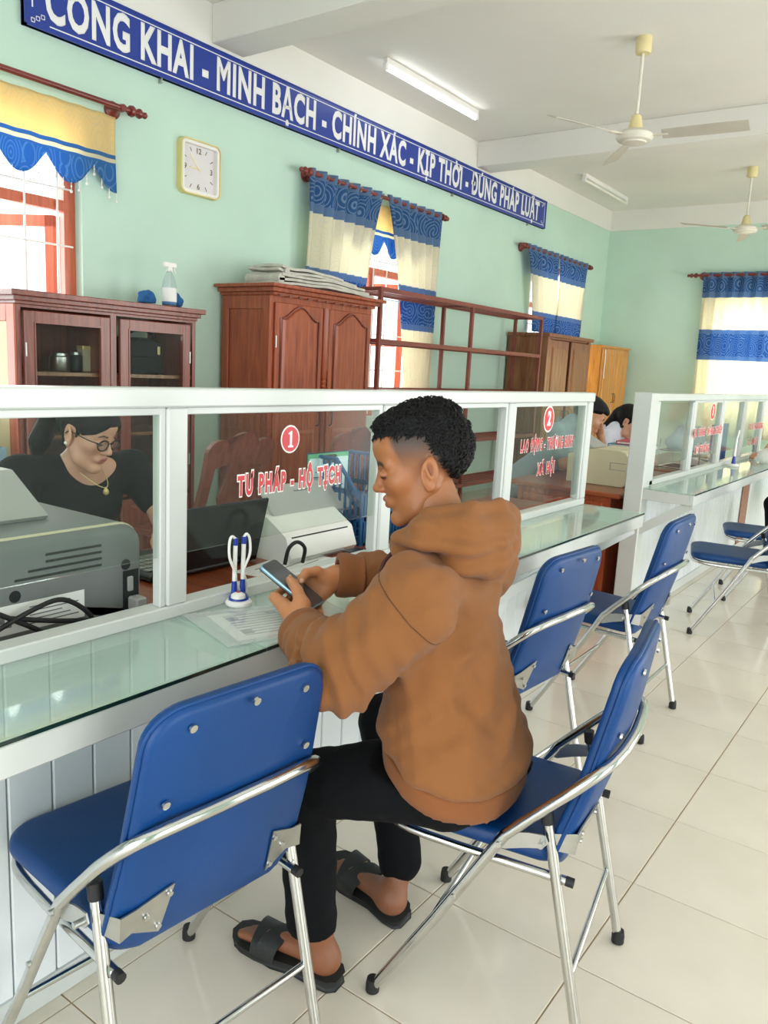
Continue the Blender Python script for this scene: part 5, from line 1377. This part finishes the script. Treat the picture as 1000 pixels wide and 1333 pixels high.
neck = Blob().cap(HC+V3(.02, 0, -.05), (-.815, 1.395, .98), .052, .062, k=.03); Vn, Qn = grow(neck, *neck.bounds(), .006)
P1 = V3(-1.11, 1.30, .832); pl = unit(V3(-.80, -.25, .53)); pw_ = V3(-.3, .954, 0); pn = np.cross(pl, pw_)*-1; pn = unit(V3(.506, .159, .838))
pp = lambda a, b, c: P1+a*pl+b*pw_+c*pn
wL, wR = pp(-.028, -.098, .006), pp(.020, .138, .036)
hl = Blob(); kn = [pp(.080, -.022, -.026), pp(.058, -.028, -.022), pp(.036, -.030, -.020), pp(.016, -.030, -.018)]
fgs = [[kn[0], pp(.086, .006, -.036), pp(.086, .032, -.022), pp(.084, .046, -.018)],
       [kn[1], pp(.060, .006, -.038), pp(.060, .036, -.022), pp(.058, .052, -.018)],
       [kn[2], pp(.036, .004, -.036), pp(.037, .034, -.022), pp(.036, .050, -.018)],
       [kn[3], pp(.014, -.002, -.030), pp(.014, .022, -.020), pp(.014, .036, -.018)]]
thL = [pp(.012, -.056, .020), pp(.044, -.030, .026), pp(.066, -.004, .020), pp(.082, .014, .013)]
hand_blob(hl, wL, kn, fgs, thL, .024, 1.12); hl.cap(wL, V3(-.985, 1.175, .822), .026, .031, k=.02)
VL, QL = grow(hl, *hl.bounds(), .0026)
hr = Blob(); kr = [pp(.078, .088, -.004), pp(.058, .092, -.012), pp(.036, .090, -.020), pp(.014, .084, -.022)]
fgr = [[kr[0], pp(.084, .078, -.034), pp(.080, .066, -.040)], [kr[1], pp(.062, .072, -.046), pp(.060, .056, -.044)],
       [kr[2], pp(.036, .066, -.046), pp(.036, .050, -.042)], [kr[3], pp(-.004, .066, -.028), pp(-.012, .044, -.018), pp(-.014, .030, -.014)]]
thR = [pp(.034, .112, .030), pp(.058, .090, .036), pp(.072, .066, .026), pp(.066, .040, .012)]
hand_blob(hr, wR, kr, fgr, thR, .023, 1.08); hr.cap(wR, V3(-1.10, 1.49, .872), .025, .030, k=.02)
VR, QR = grow(hr, *hr.bounds(), .0026)
# feet
hF1, tF1 = V3(-.948, 1.248, .001), V3(-1.235, 1.222, .001); hF2, tF2 = V3(-.945, 1.505, .012), V3(-1.205, 1.545, .04)
F1 = make_sandal(man, MO, hF1, tF1); F2 = make_sandal(man, MO, hF2, tF2, roll=R(-20))
f1 = foot_blob(hF1, tF1, V3(-1.005, 1.236, .13), F1); Vf1, Qf1 = grow(f1, *f1.bounds(), .004)
f2 = foot_blob(hF2, tF2, V3(-.985, 1.535, .14), F2); Vf2, Qf2 = grow(f2, *f2.bounds(), .004)
core = Blob().cap((-.80, 1.42, .56), (-.85, 1.40, .93), .085, .055, wide=(Wd, 1.5)).cap((-.77, 1.20, .94), (-.89, 1.135, .81), .04).cap((-.89, 1.135, .81), (-1.0, 1.18, .82), .034).cap((-.84, 1.58, .94), (-1.03, 1.62, .85), .04).cap((-1.03, 1.62, .85), (-1.1, 1.49, .87), .034)
core.cap((-.76, 1.34, .53), (-1.04, 1.225, .46), .06, .045).cap((-1.04, 1.225, .46), (-1.02, 1.235, .1), .042, .03).cap((-.77, 1.53, .53), (-1.06, 1.56, .48), .06, .045).cap((-1.06, 1.56, .48), (-.99, 1.54, .1), .042, .03)
Vc, Qc = grow(core, *core.bounds(), .014)
parts = [(Vh, Q), (Vn, Qn), (VL, QL), (VR, QR), (Vf1, Qf1), (Vf2, Qf2), (Vc, Qc)]
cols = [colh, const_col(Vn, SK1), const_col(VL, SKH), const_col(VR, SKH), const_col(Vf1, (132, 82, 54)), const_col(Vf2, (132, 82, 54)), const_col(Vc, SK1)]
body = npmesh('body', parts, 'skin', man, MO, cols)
nails([(pp(.086, .0185, .0185), pp(.082, .014, 0)-pp(.066, -.004, 0)+.0*pl, pn*.9+pw_*.1), (pp(.0640, .0355, .0195), pp(.066, .040, .012)-pp(.072, .066, .026), pn)], man, MO)
# hair: faded sides, fuller tousled top with loose tufts
tous = waves(5, 14, .012, .035)
hdb = head_blob()
def hair_f(P):
    x, y, z = P.T; ay = np.abs(y); line = hair_line(x, ay)
    e = np.full(len(P), .05); m = z > -.115; e[m] = hdb(P[m])
    top = ss(z, .07, .118)
    th = (.0045+.013*top)*ss(z, line-.002, line+.030)-.011*(1-ss(z, line-.024, line+.003))
    return e-th-.0030*tous(P)*ss(z, line, line+.04)
Vr, Qr = grow(hair_f, V3(-.16, -.12, -.12), V3(.135, .12, .175), .003, 0)
def tufts(V, Q, n, seed, flow, keep, ln=(.012, .024), w_=.0016):
    """short tapered locks rooted on the hair surface, combed along flow"""
    rg = np.random.RandomState(seed); c = V[Q].mean(1); d1 = V[Q[:, 2]]-V[Q[:, 0]]; d2 = V[Q[:, 3]]-V[Q[:, 1]]; N = np.cross(d1, d2); N /= np.linalg.norm(N, axis=1)[:, None]+1e-9
    ok = np.where(keep(c))[0]; ii = rg.choice(ok, n); p = c[ii]-N[ii]*.002; N = N[ii]
    F = flow(p)+rg.normal(size=(n, 3))*.45; F -= N*(F*N).sum(1)[:, None]; F /= np.linalg.norm(F, axis=1)[:, None]+1e-9
    L = rg.uniform(*ln, n)[:, None]; S = np.cross(N, F)*w_*rg.uniform(.7, 1.4, n)[:, None]
    m1 = p+F*L*.5+N*L*.30; tp = p+F*L+N*L*.22*rg.uniform(.2, 1.6, n)[:, None]
    vs = np.stack([p-S, p+S, m1+S*.9, m1-S*.9, p+N*w_*1.6, m1+N*w_*1.6, tp, tp+S*.1], 1).reshape(-1, 3)
    o = 8*np.arange(n)[:, None, None]
    q = np.array([[0, 4, 5, 3], [4, 1, 2, 5], [3, 5, 7, 6], [5, 2, 7, 6]])[None]+o
    return vs, q.reshape(-1, 4)
Vtu, Qtu = tufts(Vr, Qr, 3200, 2, lambda p: np.column_stack([.55+3*p[:, 0], 6*p[:, 1], -.25+0*p[:, 0]]), lambda c: c[:, 2] > hair_line(c[:, 0], np.abs(c[:, 1]))+.004, (.010, .022))
npmesh('hair', [(place(Vr*HS, HC, HF), Qr), (place(Vtu*HS, HC, HF), Qtu)], 'hair', man, MO)
# hoodie
crump = waves(11, 9, .07, .16); crump2 = waves(23, 8, .03, .06)
ho = Blob()
ho.cap((-.785, 1.42, .56), (-.835, 1.395, .88), .148, .112, wide=(Wd, 1.45))
ho.cap((-.805, 1.235, .945), (-.845, 1.56, .950), .072, .070, k=.07)
ho.cap((-.775, 1.200, .940), (-.885, 1.130, .805), .080, .082, k=.045); ho.cap((-.885, 1.130, .805), (-1.000, 1.180, .812), .078, .060, k=.03)
ho.cap((-.845, 1.585, .940), (-1.035, 1.625, .862), .076, .068, k=.045); ho.cap((-1.035, 1.625, .862), (-1.125, 1.478, .872), .064, .052, k=.03)
def folds(P):
    """drag folds: diagonals across the back, rings round the elbow, slack above the waistband"""
    x, y, z = P.T; d = 0
    def band(a, b, amp, wid, ln):                       # one soft ridge between two points
        a, b = V3(*a), V3(*b); t = np.clip((P-a)@(b-a)/((b-a)@(b-a)), 0, 1); r_ = np.linalg.norm(P-(a+t[:, None]*(b-a)), axis=1)
        return amp*1.5*np.exp(-(r_/(wid*.85))**2)*np.sin(PI*(.12+.76*t))
    for q in (((-.700, 1.262, .640), (-.680, 1.357, .745), .012, .024, 0), ((-.680, 1.340, .725), (-.725, 1.410, .86), .009, .026, 0), ((-.740, 1.220, .630), (-.660, 1.338, .655), .011, .024, 0), ((-.652, 1.345, .610), (-.665, 1.45, .72), .012, .022, 0),
              ((-.712, 1.280, .765), (-.662, 1.336, .668), -.009, .024, 0), ((-.795, 1.220, .700), (-.718, 1.292, .82), .010, .024, 0), ((-.655, 1.42, .62), (-.69, 1.50, .78), -.008, .024, 0),
              ((-.80, 1.13, .93), (-.72, 1.16, .80), .008, .018, 0), ((-.86, 1.06, .84), (-.94, 1.10, .86), .012, .014, 0), ((-.90, 1.05, .80), (-.985, 1.12, .84), -.011, .012, 0), ((-.93, 1.06, .78), (-1.0, 1.13, .79), .010, .012, 0), ((-.955, 1.12, .875), (-.90, 1.17, .88), .014, .012, 0), ((-.93, 1.14, .89), (-.875, 1.13, .885), -.014, .011, 0)):
        d = d+band(*q)
    for el, ax in ((V3(-.885, 1.130, .810), unit(V3(-.5, -.3, -.1))), (V3(-1.035, 1.625, .862), unit(V3(-.5, -.35, 0)))):
        q = P-el; s_ = q@ax; r2 = (q*q).sum(1); ph = np.arctan2(q[:, 2], q@np.cross(ax, V3(0, 0, 1)))
        d = d+.0085*np.exp(-r2/.014)*np.sin(2*PI*(s_+.012*np.sin(ph*2+.7))/.044+.8)
    return d
def hemz(P): return P[:, 2]-(.492+.30*(-.66-P[:, 0]))
lo_, hi_ = ho.bounds(.03); lo_[2] = .46
def fh(P):
    t = hemz(P); slack = .010*np.exp(-((t-.085)/.035)**2)-.012*(1-ss(t, .035, .065))
    return np.maximum(ho(P)-folds(P)-slack-.0125*crump(P)-.004*crump2(P), .040-t)
Vo, Qo = grow(fh, lo_, hi_, .0058)
hood_o = npmesh('hoodie', [(Vo, Qo)], 'hoodie', man, MO)
wb = Blob().cap((-.782, 1.42, .47), (-.790, 1.42, .66), .146, .150, wide=(Wd, 1.45))
def wbf(P):
    t = hemz(P); d = wb(P)-.003*crump(P)+.006*(1-ss(t, .0, .02)); return np.maximum(d, np.abs(t-.026)-.028)
Vw, Qw = grow(wbf, V3(-1.04, 1.08, .41), V3(-.50, 1.76, .74), .0055); npmesh('waistband', [(Vw, Qw)], 'hoodie_rib', hood_o, MO)
def cuff(a, b, r_, hole):
    c = Blob().cap(a, b, r_*.96, r_*1.02); d_ = unit(V3(*b)-V3(*a)); a_, b_ = V3(*a), V3(*b)
    def f(P):
        s_ = (P-a_)@d_; L = np.linalg.norm(b_-a_); rad = np.linalg.norm((P-a_)-np.outer(s_, d_), axis=1)
        body_ = np.maximum(np.abs(rad-r_*(1+.04*np.sin(s_*110)))-.0055, np.abs(s_-L/2)-L/2)
        return body_-.003
    lo, hi = c.bounds(.03); Vk, Qk = grow(f, lo, hi, .0035)
    o = npmesh('cuff', [(Vk, Qk)], 'hoodie_rib', hood_o, MO)
cuff((-1.046, 1.197, .818), (-1.008, 1.181, .815), .047, 0); cuff((-1.150, 1.437, .877), (-1.112, 1.478, .874), .044, 0)
Vk, Qk = grow(Blob().cap((-1.014, 1.184, .815), (-.982, 1.168, .812), .0575, .064, k=.01), V3(-1.13, 1.08, .72), V3(-.90, 1.28, .90), .005); npmesh('turned_cuff', [(Vk, Qk)], 'hoodie', hood_o, MO)
# hood lying on the back
hd = Blob()
ring = [(-.915, 1.345, .995), (-.868, 1.288, 1.022), (-.805, 1.272, 1.058), (-.748, 1.318, 1.062), (-.730, 1.405, 1.060), (-.758, 1.485, 1.065), (-.825, 1.515, 1.055), (-.890, 1.475, 1.020), (-.930, 1.410, .985)]
rr_ = [.020, .026, .034, .040, .042, .038, .034, .028, .020]
for i in range(len(ring)-1): hd.cap(ring[i], ring[i+1], rr_[i], rr_[i+1], k=.02)
hd.ell((-.735, 1.385, 1.030), (.046, .105, .046), k=.03, M_=np.array(Matrix.Rotation(R(20), 3, 'Y')))
hd.cap((-.755, 1.305, 1.012), (-.722, 1.385, 1.004), .032, .034, k=.03); hd.cap((-.722, 1.385, 1.004), (-.738, 1.47, 1.01), .034, .030, k=.03)
hd.cap((-.815, 1.285, 1.095), (-.745, 1.335, 1.108), .013, .014, k=.016); hd.cap((-.745, 1.335, 1.108), (-.725, 1.41, 1.108), .014, .013, k=.012); hd.cap((-.725, 1.41, 1.108), (-.76, 1.49, 1.09), .013, .012, k=.012)
def hood_skin(phi, z):
    ts = np.linspace(.28, .03, 180); P = np.column_stack([-.80+ts*math.cos(phi), 1.39+ts*math.sin(phi), np.full(180, z)]); i = np.argmax(hd(P) < 0); return P[i]
def hood_line(a0, a1, z0, z1, sag, n=22): return [hood_skin(R(a0+(a1-a0)*k/(n-1)), z0+(z1-z0)*k/(n-1)-sag*math.sin(PI*k/(n-1))) for k in range(n)]
hood_lines = [(hood_line(232, 372, 1.020, 1.030, .012), -.015, .011), (hood_line(255, 385, 1.062, 1.055, -.004), -.011, .010), (hood_line(240, 350, 1.042, 1.045, .004), .008, .014), (hood_line(262, 330, 1.005, .992, .004), .007, .013), (hood_line(285, 345, 1.085, 1.030, .0), -.008, .010)]
def hood_f(P):
    d = 0
    for pts, amp, wid in hood_lines:
        best = np.full(len(P), 9.)
        for a, b in zip(pts, pts[1:]):
            t = np.clip((P-a)@(b-a)/max((b-a)@(b-a), 1e-9), 0, 1); best = np.minimum(best, np.linalg.norm(P-(a+t[:, None]*(b-a)), axis=1))
        d = d+amp*np.exp(-(best/wid)**2)
    return hd(P)-d-.0025*crump2(P)-.003*crump(P)
Vd, Qd = grow(hood_f, *hd.bounds(.03), .0045); npmesh('hood', [(Vd, Qd)], 'hoodie', hood_o, MO)
M['seam'] = mat('dark_seam_thread', (92, 58, 32), .9)
def seam(o, axis, n, r_=.0016, a0=0, a1=2*PI, closed=True):
    """stitch line: march from the axis to the cloth surface all round"""
    o = V3(*o); ax = unit(axis); u = unit(np.cross(ax, V3(.3, .2, 1))); v = np.cross(ax, u); pts = []
    ts = np.linspace(.02, .20, 240)
    for k in range(n):
        a = a0+(a1-a0)*k/(n if closed else n-1); d = math.cos(a)*u+math.sin(a)*v; f = fh(o+ts[:, None]*d)
        i = np.argmax(f > 0); pts.append(tuple(o+d*(ts[i]-.0002)-np.asarray(MO)))
    obj('seam', tube(bmesh.new(), pts, r_, 5, closed=closed), 'seam', hood_o, 80)
def open_seam(o, axis, a0, a1, n=40): seam(o, axis, n, .0012, a0, a1, False)
_o = V3(-.785, 1.193, .930); _ax = unit(V3(-.885, 1.130, .805)-V3(-.775, 1.200, .940)); _u = unit(np.cross(_ax, V3(.3, .2, 1))); _v = np.cross(_ax, _u)
_ts = np.linspace(.02, .25, 200); _ok = [np.argmax(fh(_o+_ts[:, None]*(math.cos(a)*_u+math.sin(a)*_v)) > 0) for a in np.linspace(0, 4*PI, 121)]
_run = [k for k in range(121) if 0 < _ok[k] < 72]
_best = max(((i, j) for i in range(60) for j in range(i+1, i+60) if all(0 < _ok[k] < 72 for k in range(i, j+1))), key=lambda t: t[1]-t[0], default=(0, 20))
open_seam(_o, _ax, _best[0]*2*PI/60, _best[1]*2*PI/60)
M['cord'] = mat('dark_brown_cord', (72, 32, 28), .8)
obj('drawstring', T([tuple(np.array(p)-MO) for p in ((-.925, 1.36, 1.00), (-.945, 1.335, .965), (-.945, 1.318, .93))], .0045, 8, sm=4), 'cord', hood_o, 60)
# trousers
tr = Blob()
tr.cap((-.745, 1.34, .548), (-.755, 1.53, .548), .100, .100, k=.05)
tr.cap((-.765, 1.325, .542), (-1.045, 1.225, .468), .094, .070, k=.04); tr.cap((-1.045, 1.225, .462), (-1.022, 1.236, .13), .068, .056, k=.02)
tr.cap((-.78, 1.54, .542), (-1.07, 1.560, .488), .094, .070, k=.04); tr.cap((-1.07, 1.560, .485), (-.99, 1.537, .145), .066, .054, k=.02)
ft = lambda P: np.maximum(np.maximum(tr(P)-.003*crump2(P)-.003*crump(P), .120-P[:, 2]-.02*(P[:, 1] > 1.4)), np.maximum(P[:, 2]-.62, np.where(P[:, 0] > -.88, hemz(P)-.010, -.1)))
lo_, hi_ = tr.bounds(.02); lo_[2] = .09
Vt, Qt = grow(ft, lo_, hi_, .0065); npmesh('trousers', [(Vt, Qt)], 'trouser', man, MO)
# the phone he holds
ph = thing('smartphone', 'smartphone with pale blue edge held in both hands by the seated man', 'phone', tuple(P1))
Mx = Matrix((Vector(pl), Vector(pw_), Vector(pn))).transposed()
fz = lambda u, v, w_: Mx @ Vector((u+.0775, v+.0375, w_-.0045))
obj('phone_body', slab_panel(rrect(.155, .075, .010), .0085, fz, .002, 2), mat('phone_edge', (150, 186, 206), .25, .5), ph, 50)
obj('screen', prism(rrect(.150, .070, .008), .0045, .0053, fz), mat('phone_screen', (70, 70, 74), .08), ph)
obj('case', prism(rrect(.153, .073, .009), -.0062, -.0040, fz), 'black_plastic', ph)

# ------------------------------------------------------------------ simpler seated people
def seated(label, org, head, face, sh, pelvis, arms, cl, skin, hairf, fem=True, h=.008, hh=.004, collar=None, brow=(34, 28, 26), lip=(186, 92, 88), neckhole=None, sleeves='short', tous=None, legs=True, knees=None, hs=1.0, off=(0, 0, 0)):
    of_ = V3(*off); sf_ = lambda q: tuple(V3(*q)+of_)
    org = sf_(org); head = sf_(head); sh = (sf_(sh[0]), sf_(sh[1])); pelvis = sf_(pelvis); arms = tuple(tuple(sf_(q) for q in a_) for a_ in arms)
    knees = None if knees is None else [sf_(k_) for k_ in knees]
    p = thing('person', label, 'person', org)
    F = frame(unit(face)); head = V3(*head); shL, shR = V3(*sh[0]), V3(*sh[1]); mid = (shL+shR)/2; wv = unit(shL-shR); half = np.linalg.norm(shL-shR)/2
    pel = V3(*pelvis)
    b = head_blob(fem); V, Q = grow(b, V3(-.13, -.105, -.135), V3(.135, .105, .135), hh); parts = [(place(V*hs, head, F), Q)]; cols = [head_color(V, skin, brow, lip, None, fem)]
    def torso(g):
        t = Blob(); t.cap(pel+V3(0, 0, .12), mid-V3(0, 0, .12), .105+g, .095+g, wide=(wv, 1.45)); t.cap(shL-wv*.035, shR+wv*.035, .050+g, .050+g, k=.07)
        return t
    nk = torso(-.004); nk.cap(head-V3(0, 0, .05)-F[0]*.015, mid+V3(0, 0, .005), .047, .055, k=.05)
    for (sg, arm) in zip((1, -1), arms):
        s0 = shL if sg > 0 else shR; e, wri, hnd = [V3(*q) for q in arm]
        nk.cap(s0, e, .043, .036, k=.03); nk.cap(e, wri, .037, .024, k=.015)
        d = unit(hnd-wri); sd = unit(np.cross(d, V3(0, 0, 1))); kn_ = [wri+d*.085+sd*o for o in (-.028, -.010, .010, .028)]
        fg_ = [[q, q+d*.035-V3(0, 0, .008), q+d*.055-V3(0, 0, .026), q+d*.058-V3(0, 0, .040)] for q in kn_]
        hand_blob(nk, wri, kn_, fg_, [wri+d*.03+sd*.03*sg, wri+d*.06+sd*.045*sg-V3(0, 0, .012), wri+d*.085+sd*.045*sg-V3(0, 0, .022)])
    lo, hi = nk.bounds(.02); V, Q = grow(nk, lo, hi, h*.8); parts.append((V, Q)); cols.append(const_col(V, skin))
    if legs:
        lg = Blob(); fx_ = unit(V3(F[0][0], F[0][1], 0)); kn2 = [pel+fx_*.40+wv*o for o in (.11, -.11)] if knees is None else [V3(*k_) for k_ in knees]
        for o, kk in zip((.09, -.09), kn2):
            lg.cap(pel+wv*o, kk, .085, .062, k=.04); lg.cap(kk, V3(kk[0]-fx_[0]*.05, kk[1]-fx_[1]*.05, .09), .058, .048, k=.02)
            a_ = V3(kk[0]-fx_[0]*.05, kk[1]-fx_[1]*.05, .05); lg.cap(a_, a_+fx_*.17-V3(0, 0, .012), .045, .034, k=.03)
        lo, hi = lg.bounds(.01); V, Q = grow(lambda P: np.maximum(lg(P), .004-P[:, 2]), lo, hi, .012); npmesh('trousers', [(V, Q)], 'trouser', p, org)
    npmesh('body', parts, 'skin', p, org, cols)
    tp = torso(.008)
    for (sg, arm) in zip((1, -1), arms):
        s0 = shL if sg > 0 else shR; e = V3(*arm[0]); wr = V3(*arm[1])
        if sleeves == 'short': tp.cap(s0, s0+(e-s0)*.62, .064, .056, k=.025)
        elif sleeves == 'elbow': tp.cap(s0, s0+(e-s0)*.96, .066, .062, k=.025)
        else: tp.cap(s0, e, .058, .052, k=.03); tp.cap(e, e+(wr-e)*.85, .050, .040, k=.02)
    if collar: tp.cap(mid-V3(0, 0, .02), mid+(head-mid)*.42-F[0]*.02, .072, .060, k=.04)
    if neckhole: tp.ell(*neckhole, k=.008, op=-1)
    cr_ = waves(7+int(abs(org[1])*10), 9, .06, .14)
    lo, hi = tp.bounds(.02); V, Q = grow(lambda P: tp(P)-.004*cr_(P), lo, hi, h); top = npmesh('shirt', [(V, Q)], cl, p, org)
    if collar:
        for s_ in (1, -1):
            n0 = mid+V3(0, 0, .035); q = [n0-F[0]*.05+wv*s_*.01+V3(0, 0, .03), n0+wv*s_*.062+V3(0, 0, .015), n0+F[0]*.06+wv*s_*.012-V3(0, 0, .02), n0+F[0]*.045+wv*s_*.07-V3(0, 0, .035), n0+wv*s_*.088-V3(0, 0, .012), n0-F[0]*.06+wv*s_*.01]
            bm = bmesh.new(); a = [bm.verts.new(Vector(v-np.asarray(org))) for v in q]; bm.faces.new(a)
            r_ = bmesh.ops.extrude_face_region(bm, geom=bm.faces[:]); bmesh.ops.translate(bm, verts=[g for g in r_['geom'] if isinstance(g, bmesh.types.BMVert)], vec=(0, 0, .004)); bmesh.ops.recalc_face_normals(bm, faces=bm.faces[:])
            obj('collar', bm, cl, top, 30)
    V, Q = grow(hairf, V3(-.22, -.12, -.26), V3(.14, .12, .16), hh, 1); hr_ = npmesh('hair', [(place(V*hs, head, F), Q)], 'hair', p, org)
    return p, F, head, top
def fem_hair(pony=True, length=.20, back=.165):
    st = waves(3, 8, .012, .05)
    pb = Blob().cap((-.105, 0, .03), (-back*.91, .0, .015), .024, .034, k=.02).cap((-back*.91, .0, .015), (-back, .0, -length*.6), .038, .036, k=.02).cap((-back, .0, -length*.6), (-back*.94, .0, -length), .034, .014, k=.02)
    hb_ = head_blob(True)
    def f(P):
        x, y, z = P.T; e = np.full(len(P), .06); m = (z > -.10)*(x > -.17); e[m] = hb_(P[m])
        ay = np.abs(y); line = np.where(x > .03, .066-1.1*np.clip(ay-.022, 0, .05)-.25*np.clip(.07-x, 0, .05), -.005-1.2*np.clip(.03-x, 0, .06)+.9*np.clip(x, 0, .03))
        ear = (ay > .06)*np.exp(-(((x+.012)/.022)**4+((z+.006)/.034)**4))
        th = .010*ss(z, line-.006, line+.014)-.012*(1-ss(z, line-.014, line+.002))-.018*ear
        d = e-th-.0014*st(P*V3(.3, 1, 1))
        if pony:
            d2 = pb(P)-.003*st(P*V3(1, 1, .25)); k = .02; h_ = np.clip(.5+.5*(d2-d)/k, 0, 1); d = d2*(1-h_)+d*h_-k*h_*(1-h_)
        return d
    return f
def male_hair():
    st = waves(9, 10, .015, .04)
    hb_ = head_blob()
    def f(P):
        x, y, z = P.T; e = np.full(len(P), .06); m = z > -.10; e[m] = hb_(P[m])
        line = np.where(x > .055, .060, .05-.35*np.clip(.06-x, 0, .05)-.95*np.clip(-x, 0, .085)); return e-.014*ss(z, line-.01, line+.025)+.012*(1-ss(z, line-.018, line+.004))-.002*st(P)
    return f
# the clerk behind pane one
W, WF, WHd, Wtop = seated('woman clerk in black top with glasses and ponytail, looking down behind the grey printer', (-2.52, 1.58, 0), (-2.345, 1.568, 1.106), (.95*.92, .32*.92, -.38), ((-2.40, 1.79, .965), (-2.45, 1.385, .965)), (-2.58, 1.58, .46),
    (((-2.25, 1.800, .800), (-2.05, 1.655, .800), (-1.985, 1.615, .795)), ((-2.33, 1.31, .77), (-2.17, 1.42, .790), (-2.11, 1.50, .785))), 'black_top', (214, 164, 138), fem_hair(True, .20), True, .008, .0034,
    neckhole=((-2.315, 1.605, 1.020), (.125, .112, .105)), knees=((-2.22, 1.70, .47), (-2.22, 1.46, .47)), hs=.95)
WO = V3(-2.52, 1.58, 0)
hp = lambda x, y, z: tuple(WHd+V3(x, y, z)*.95@WF-WO)
gl_ = obj('eyeglasses', T([hp(.106, .008, .006), hp(.109, 0, .008), hp(.106, -.008, .006)], .0020, 6), 'black_gloss', W, 60)
for s in (1, -1):
    rim = [hp(.104-.25*abs(.031+.021*math.cos(a)-.02)*.9, s*(.033+.0255*math.cos(a)), -.002+.0175*math.sin(a)*(1-.12*math.cos(2*a))) for a in [2*PI*k/24 for k in range(24)]]
    obj('lens_rim', T(rim, .0027, 6, closed=True), 'black_gloss', gl_, 60)
    bm = bmesh.new(); bm.faces.new([bm.verts.new(q) for q in rim]); obj('lens', bm, 'glass', gl_)
    obj('temple', T([hp(.094, s*.0535, .004), hp(.06, s*.072, .004), (hp(-.005, s*.0815, .004)), hp(-.022, s*.081, -.012)], .0017, 6, sm=3), 'black_gloss', gl_, 60)
nk_ = []
for k in range(15):
    t = -1+2*k/14; nk_.append(tuple(V3(-2.425+.004+.118*(1-t*t)**.8, 1.587+.060*t+.02*(1-t*t), 1.012-.092*(1-t*t)**.9)-WO))
nl = obj('necklace', T(nk_, .0016, 6, sm=2), 'gold', W, 60)
obj('pendant', lathe([(.002, -.014), (.009, -.008), (.010, 0), (.006, .008), (.002, .012)], 6, c=(nk_[7][0]+.004, nk_[7][1], nk_[7][2]-.012)), 'gold', nl)
obj('earring', lathe([(.001, -.006), (.005, -.003), (.006, 0), (.005, .003), (.001, .006)], 10, c=hp(-.006, -.084, -.040)), 'sticker_white', W, 60)
obj('hair_clip', T([hp(-.108, -.025, .035), hp(-.122, 0, .040), hp(-.108, .025, .035)], .006, 6, sm=3), 'black_gloss', W, 60)
# the man in a grey-blue shirt, half hidden by the end post
seated('man in grey-blue shirt leaning over the desk behind pane two', (-2.5, 5.02, 0), (-2.02, 5.12, 1.115), (.75, .45, -.48), ((-2.20, 5.25, 1.01), (-2.13, 4.87, 1.01)), (-2.52, 5.02, .46),
    (((-1.96, 5.27, .82), (-1.95, 5.19, .98), (-1.96, 5.17, 1.04)), ((-2.04, 4.84, .80), (-1.90, 5.04, .788), (-1.85, 5.10, .788))), 'grey_shirt', (196, 142, 110), male_hair(), False, .009, .006, collar=True)
# the woman in a pale blouse further along
seated('woman in pale lavender blouse bent over papers behind the cream printer', (-2.42, 6.05, 0), (-2.09, 6.02, 1.050), (.86, .20, -.46), ((-2.24, 6.12, .93), (-2.16, 5.76, .93)), (-2.5, 6.0, .46),
    (((-2.12, 6.25, .80), (-1.98, 6.10, .790), (-1.92, 6.06, .788)), ((-2.08, 5.62, .80), (-1.97, 5.80, .790), (-1.92, 5.86, .788))), 'white_blouse', (216, 160, 136), fem_hair(True, .19, .115), True, .009, .006, collar=True, sleeves='long', off=(.03, .0, .0))
# the visitor at the second counter, mostly beyond the right edge
seated('visitor in white shirt with an elbow on the second counter, cut off at right edge', (-.70, 6.62, 0), (-.84, 6.62, 1.21), (-.97, .1, -.2), ((-.78, 6.43, 1.0), (-.76, 6.83, 1.0)), (-.66, 6.62, .47),
    (((-1.17, 6.46, .850), (-1.09, 6.58, 1.06), (-1.08, 6.62, 1.12)), ((-1.0, 6.95, .86), (-1.2, 6.85, .845), (-1.26, 6.8, .845))), 'white_shirt', (206, 150, 116), male_hair(), False, .009, .007, sleeves='elbow', knees=((-1.08, 6.56, .50), (-1.06, 6.80, .50)))
dup(chair0, (-.66, 6.62, 0), 3.14, 'blue folding chair under the visitor in white, hidden beyond the right edge')
